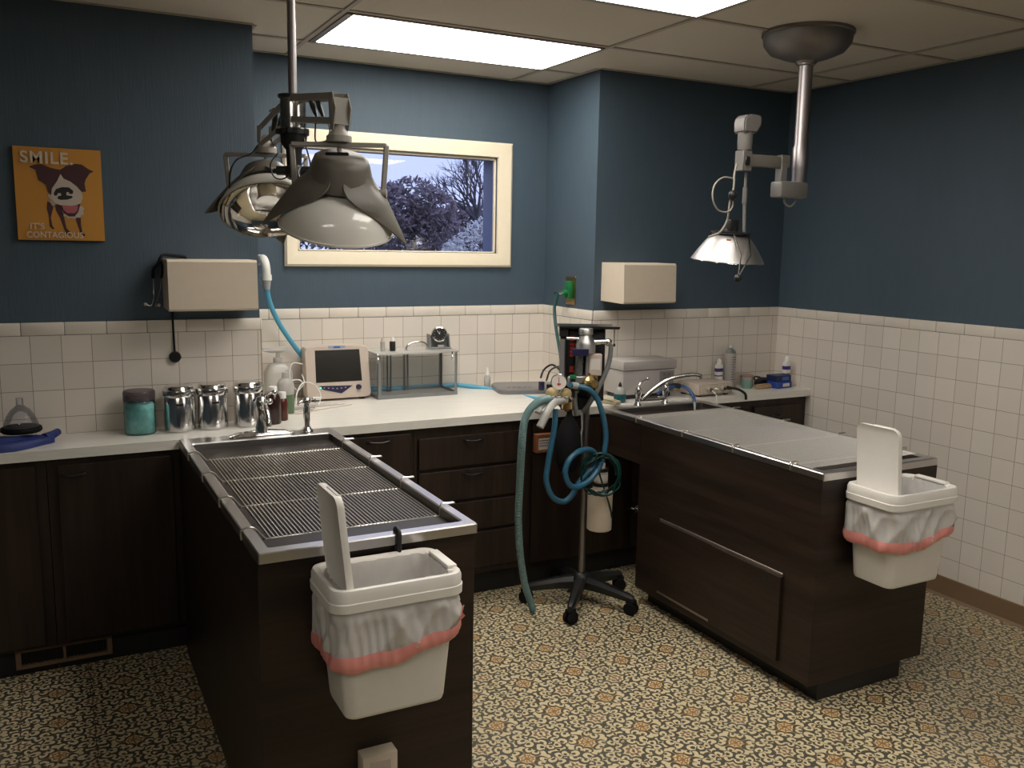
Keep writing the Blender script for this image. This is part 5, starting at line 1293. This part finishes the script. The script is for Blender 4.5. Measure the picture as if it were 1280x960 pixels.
M['purple'] = mat('purple_label', (.06, .03, .18), .5)
M['tealink'] = mat('teal_print', (.05, .25, .28), .5)
def label_bottle(x, y, h, label, top_m='white_plastic'):
    t = thing('lotion_bottle', label, 'bottle', (x, y, ZW))
    b = MB(); R = lambda s, z, r=.013: rrect(x, y, .046 * s, .034 * s, r * s, ZW + z, 5)
    b.loft([R(.95, 0), R(1, .003), R(1, h * .74), R(.9, h * .79), R(.6, h * .83, .016)])
    body = b.build('bottle_body', 'white_plastic', t, 50)
    b = MB(); b.lathe([(.013, h * .825), (.013, h * .95), (.010, h * .97), (.008, h)], (x, y, ZW)); b.build('cap', top_m, t, 40)
    for z0, z1, m in ((.56, .68, 'purple'), (.40, .44, 'purple'), (.14, .22, 'tealink')):
        b = MB(); b.loft([rrect(x, y, .0468, .0348, .0134, ZW + h * z, 5) for z in (z0, z1)], False, False); b.build('label_band', m, body, 50)
label_bottle(3.385, 3.915, .165, 'small white bottle with purple label left of the aerosol can')
label_bottle(3.788, 3.800, .178, 'tall white bottle with purple label near the right wall')
t = lathe_thing('aerosol_can', 'tall grey and white aerosol can behind the right table', 'spray can', 3.455, 3.905, [
    ('can_body', 'boxwhite', [(.031, 0), (.033, .003), (.033, .190), (.030, .196)]), ('can_dome', 'greymetal', [(.030, .196), (.033, .200), (.026, .214), (.012, .222), (.012, .226)]), ('nozzle', 'white_plastic', [(.006, .226), (.006, .240), (.003, .242)])])
b = MB()
rr = random.Random(5)
for k in range(11):
    z = ZW + .175 - k * .014; a0 = -1.95 + rr.uniform(-.05, .05); a1 = a0 + rr.uniform(.35, .9)
    pts = [(3.455 + .0335 * math.cos(a0 + (a1 - a0) * q / 6), 3.905 + .0335 * math.sin(a0 + (a1 - a0) * q / 6)) for q in range(7)]
    for p, q in zip(pts, pts[1:]): b.bar((*p, z), (*q, z), .0008, .0035)
b.build('can_print', 'ink', t, 0)
# small jars, comb, clippers
M['paleteal'] = mat('pale_green_plastic', (.20, .34, .29), .4)
lathe_thing('tub', 'small pale green tub beside the aerosol can', 'tub', 3.525, 3.835, [('tub_body', 'paleteal', [(.028, 0), (.029, .002), (.029, .050)]), ('tub_lid', 'clear_white', [(.031, .046), (.031, .058), (.028, .060)])])
lathe_thing('tub', 'small pink lidded tub behind the pale green tub', 'tub', 3.590, 3.905, [('tub_body', 'clear_white', [(.034, 0), (.035, .002), (.035, .052)]), ('tub_lid', 'pinkish', [(.038, .048), (.038, .062), (.035, .064)])] if M.setdefault('pinkish', mat('dusty_pink_lid', (.42, .27, .22), .5)) else [])
t = thing('bristle_brush', 'tan wooden brush lying on the right worktop', 'brush', (3.60, 3.79, ZW))
M['tan'] = mat('tan_bristle', (.40, .28, .16), .7, vary=.3, scale=200, stretch=(1, .2, .2))
b = MB(); b.obox((3.605, 3.785, ZW + .010), (.055, .004, 0), (-.001, .016, 0), (0, 0, .008), .004, 2); b.build('brush_back', 'tan', t, 50)
b = MB(); b.obox((3.605, 3.785, ZW + .021), (.050, .0035, 0), (-.001, .012, 0), (0, 0, .005), .001, 1); b.build('bristles', 'tan', t, 0)
t = thing('hair_clippers', 'black hair clippers lying between the tubs and the blue boxes', 'clippers', (3.65, 3.86, ZW))
b = MB(); b.tube([(3.60, 3.84, ZW + .024), (3.64, 3.85, ZW + .032), (3.69, 3.855, ZW + .030), (3.73, 3.85, ZW + .022)], .02, 12, 6, rad=lambda i, f: .014 + .008 * math.sin(PI * f)); b.build('clipper_body', 'black', t, 60)
b = MB(); b.tube([(3.60, 3.84, ZW + .03), (3.61, 3.87, ZW + .05), (3.65, 3.89, ZW + .052), (3.69, 3.89, ZW + .04), (3.72, 3.87, ZW + .012)], .005, 8, 6); b.build('cord', 'black', t, 60)
b = MB(); b.obox((3.735, 3.85, ZW + .020), (.010, 0, 0), (0, .014, 0), (0, 0, .004), .001, 1); b.build('blade', 'chrome', t, 30)
M['blue_box'] = mat('blue_card', (.02, .06, .32), .5); M['dark_box'] = mat('dark_blue_card', (.015, .025, .09), .45)
def carton(cx, cy, z, w_, d_, h, m, label, a):
    t = thing('carton', label, 'box', (cx, cy, z))
    ux, uy = Vector((math.cos(a), math.sin(a), 0)), Vector((-math.sin(a), math.cos(a), 0)); c = Vector((cx, cy, z + h / 2))
    b = MB(); b.obox(c, ux * w_ / 2, uy * d_ / 2, (0, 0, h / 2), .0015, 1); bd = b.build('carton_body', m, t, 0)
    b = MB(); b.obox(c - uy * (d_ / 2 + .0004) + ux * w_ * .12, ux * w_ * .22, uy * .0005, (0, 0, h * .26)); b.build('printed_panel', 'paper', bd, 0) if m == 'blue_box' else b.build('printed_panel', 'bluetext', bd, 0)
carton(3.725, 3.785, ZW + .001, .125, .075, .035, 'blue_box', 'flat bright blue carton under the dark carton', .10)
carton(3.728, 3.795, ZW + .0365, .115, .08, .036, 'dark_box', 'dark carton stacked on the bright blue carton', .02)

# ================================================================== LEFT WORKTOP
M['glove'] = mat('blue_nitrile', (.020, .035, .17), .55, vary=.2, scale=20, bump=.3)
t = thing('rubber_gloves', 'blue rubber gloves folded over the worktop edge at far left', 'gloves', (-.12, 3.75, ZW))
b = MB()
pts = [(-.42, 3.745), (-.34, 3.74), (-.26, 3.735), (-.19, 3.735), (-.13, 3.75), (-.08, 3.775), (-.04, 3.79), (.0, 3.805)]
wid = [.085, .088, .088, .082, .072, .058, .036, .024]; hh = [.030, .038, .042, .044, .042, .036, .030, .026]
rings = []
for k, ((x, y), w_, h_) in enumerate(zip(pts, wid, hh)):
    r_ = []
    for q in range(24):
        a_ = 2 * PI * q / 24; yy = y + w_ * math.cos(a_); zz = ZW + .001 + h_ * max(0, math.sin(a_)) ** .6 * (1 + .12 * math.sin(5 * a_ + k * 1.3))
        r_.append(Vector((x + .006 * math.sin(3 * a_ + k), max(yy, 3.668 + .002 * math.sin(q)), zz)))
    rings.append(r_)
b.loft(rings); b.build('glove_palm', 'glove', t, 70)
b = MB(); b.tube([(-.03, 3.80, ZW + .020), (.0, 3.835, ZW + .024), (.018, 3.865, ZW + .028)], .016, 12, 6, rad=lambda i, f: .018 - .004 * f); b.build('glove_finger', 'glove', t, 70)
b = MB()
rings = []
for k, (y, z, th) in enumerate(((3.72, ZW + .030, .012), (3.685, ZW + .030, .014), (3.655, ZW + .020, .014), (3.644, ZW - .005, .012), (3.642, ZW - .035, .010))):
    w0, w1 = -.43, -.10 - .055 * k
    r_ = [Vector((w0 + (w1 - w0) * q / 10, y + .004 * math.sin(q * 1.4 + k), z + th / 2 + .003 * math.sin(q * 1.1))) for q in range(11)]
    r2 = [Vector((w0 + (w1 - w0) * q / 10, y + .012 + .002 * math.sin(q), z - th / 2)) if k < 3 else Vector((w0 + (w1 - w0) * q / 10, y + .014, z)) for q in range(10, -1, -1)]
    rings.append(r_ + r2)
b.loft(rings); b.build('glove_cuff', 'glove', t, 70)
M['mask_clear'] = glassy('clear_mask_plastic', (.88, .88, .92), .8, .06, .10, (.55, .53, .56), .6)
t = thing('oxygen_mask', 'clear cone shaped mask with a black rubber ring on the gloves', 'mask', (-.105, 3.815, ZW + .05))
b = MB(); mc = (-.105, 3.812, ZW + .048); b.lathe([(.062, .010), (.060, .03), (.050, .060), (.034, .085), (.016, .100), (.013, .104), (.013, .128), (.011, .130)], mc, seg=36, cap0=False); b.build('clear_cone', 'mask_clear', t, 60)
b = MB(); b.lathe([(.034, .0), (.066, .0), (.072, .006), (.070, .018), (.062, .022), (.056, .018), (.034, .012)], mc, seg=36, cap0=False, cap1=False); b.loft([rrect(mc[0], mc[1], .068, .068, .034, mc[2] + z, 6) for z in (0.002, .010)]); b.build('rubber_ring', 'rubber', t, 60)

# stethoscope over the left dispenser
t = thing('stethoscope', 'black stethoscope draped over the left towel dispenser', 'stethoscope', (.46, 3.85, 1.6))
b = MB(); b.tube([(.395, 3.90, 1.520), (.398, 3.89, 1.555), (.415, 3.89, 1.575), (.425, 3.89, 1.600), (.44, 3.90, 1.612), (.48, 3.92, 1.611), (.52, 3.945, 1.606), (.53, 3.952, 1.60), (.525, 3.952, 1.58)] , .0065, 8, 8)
b.build('tubing', 'rubber', t, 60)
b = MB(); b.tube([(.425, 3.895, 1.60), (.430, 3.885, 1.57), (.428, 3.875, 1.54), (.424, 3.872, 1.520)], .005, 8, 6); b.build('tubing', 'rubber', t, 60)
b = MB(); b.tube([(.395, 3.90, 1.52), (.394, 3.885, 1.47), (.390, 3.88, 1.43), (.380, 3.875, 1.410), (.366, 3.875, 1.414)], .0022, 6, 6); b.tube([(.424, 3.872, 1.52), (.418, 3.87, 1.48), (.402, 3.87, 1.43), (.396, 3.87, 1.412), (.406, 3.87, 1.408)], .0022, 6, 6); b.build('binaural_wire', 'chrome', t, 60)
for q in ((.360, 3.875, 1.416), (.410, 3.868, 1.412)):
    b = MB(); b.ball(q, .0065, 12); b.build('ear_tip', 'plastic_beige', t, 60)
b = MB(); b.tube([(.470, 3.948, 1.398), (.470, 3.948, 1.33), (.471, 3.945, 1.25), (.472, 3.945, 1.21)], .0042, 8, 6); b.build('tubing', 'rubber', t, 60)
b = MB(); b.lathe([(.018, 0), (.024, .003), (.024, .010), (.019, .012), (.015, .011), (.006, .012)], (.472, 3.948, 1.190), (0, -1, 0), 24); b.cyl((.472, 3.942, 1.215), (.472, 3.942, 1.20), .005); b.cyl((.478, 3.942, 1.195), (.497, 3.942, 1.186), .004); b.build('chest_piece', 'blackmetal', t, 40)

# ================================================================== OUTSIDE THE WINDOW
struct(MB().box(-30, 40, YB + .5, 60, -.6, -.5).build('ground', 'grass', None, 0))
def leaf_cloud(b, c, rad, n, s, rnd):
    c = Vector(c)
    for _ in range(n):
        d = Vector((rnd.gauss(0, 1), rnd.gauss(0, 1), rnd.gauss(0, 1))).normalized() * rnd.uniform(.55, 1) ** .5
        p = c + Vector((d.x * rad[0], d.y * rad[1], d.z * rad[2]))
        u = Vector((rnd.gauss(0, 1), rnd.gauss(0, 1), rnd.gauss(0, 1))).normalized(); v = u.orthogonal().normalized(); k = s * rnd.uniform(.6, 1.3)
        vs = [b.b.verts.new(p + u * k), b.b.verts.new(p + v * k * .55), b.b.verts.new(p - u * k), b.b.verts.new(p - v * k * .55)]
        b.b.faces.new(vs)
def branches(b, p, d, L, r, depth, rnd):
    q = p + d * L; mid = (p + q) / 2 + Vector((rnd.uniform(-1, 1), rnd.uniform(-1, 1), rnd.uniform(-.3, .3))) * L * .06
    b.tube([p, mid, q], r, 5, 2, rad=lambda i, f: r * (1 - .35 * f))
    if depth == 0: return
    for k in range(3 if depth > 1 else 4):
        a = rnd.uniform(.25, .75); az = rnd.uniform(0, 6.28); o = d.orthogonal().normalized(); o = Matrix.Rotation(az, 3, d) @ o
        nd = (d * math.cos(a) + o * math.sin(a) + Vector((0, 0, .12))).normalized()
        branches(b, p + d * L * rnd.uniform(.55, 1), nd, L * rnd.uniform(.62, .82), r * .58, depth - 1, rnd)
def bush(name, label, cat, clouds, m, n, s, seed, trunk=True):
    rnd = random.Random(seed); c0 = Vector(clouds[0][0]); t = thing(name, label, cat, (c0.x, c0.y, -.5))
    b = MB()
    for c, r in clouds: leaf_cloud(b, c, r, n, s, rnd)
    b.build('foliage', m, t, 0)
    b = MB(); base = Vector((c0.x, c0.y, -.52)); b.tube([base, base + Vector((.05, 0, .6)), Vector((c0.x, c0.y, c0.z))], .08, 6, 3, rad=lambda i, f: .10 - .06 * f)
    for c, r in clouds[1:]: b.tube([base + Vector((0, 0, .7)), (base + Vector(c)) / 2 + Vector((0, 0, .4)), Vector(c)], .03, 5, 3)
    b.build('trunk', 'bark', t, 60)
def W(u, v, y): return tuple(at(u, v, y=y))
bush('leafy_tree', 'dark leafy tree in the middle of the window view', 'tree', [(W(515, 248, 14), (.52, .5, .36)), (W(492, 262, 14), (.5, .5, .4)), (W(538, 262, 14), (.42, .5, .4)), (W(505, 285, 14), (.8, .5, .5)), (W(460, 285, 14), (.7, .5, .5)), (W(545, 295, 14), (.5, .5, .45))], 'leafdark', 620, .055, 21)
bush('hedge', 'low dusky hedge along the bottom of the window view', 'hedge', [(W(u, v, 17), (1.2, .6, 1.15)) for u, v in ((385, 330), (430, 330), (480, 327), (530, 329), (565, 323), (600, 319), (640, 330))] + [((x, 17.5, .75), (1.4, .6, 1.2)) for x in (-7, -5, -3, -1, 1, 2.8, 12.5, 14.5)], 'leafmid', 1100, .07, 22)
bush('leafy_tree', 'dusky bush behind the white blossom, below the bare tree', 'tree', [(W(575, 283, 16), (.7, .5, .42)), (W(600, 280, 16), (.6, .5, .35))], 'leafdark', 800, .055, 23)
bush('blossom_bush', 'white flowering bush in the lower right of the window', 'bush', [(W(600, 302, 10), (.30, .3, .26)), (W(585, 312, 10), (.32, .3, .2)), (W(612, 290, 10), (.22, .25, .22)), (W(568, 318, 10), (.2, .25, .12))], 'blossom', 420, .026, 24)
rnd = random.Random(31); t = thing('bare_tree', 'bare branching tree against the sky at the right of the window', 'tree', W(600, 320, 15))
b = MB(); p0 = Vector(W(598, 330, 15)); p0.z = -.52; p1 = Vector(W(596, 275, 15)); b.tube([p0, (p0 + p1) / 2, p1], .075, 7, 4); b.build('trunk', 'bark', t, 60)
for k, (du, dv) in enumerate(((590, 200), (570, 225), (606, 195), (552, 235), (620, 225), (580, 212))):
    q = Vector(W(du, dv, 15 + .5 * math.sin(k * 2))); d = (q - p1); L = d.length * .50; b = MB(); branches(b, p1, d.normalized(), L, .034, 4, rnd); b.build('bough', 'bark', t, 60)
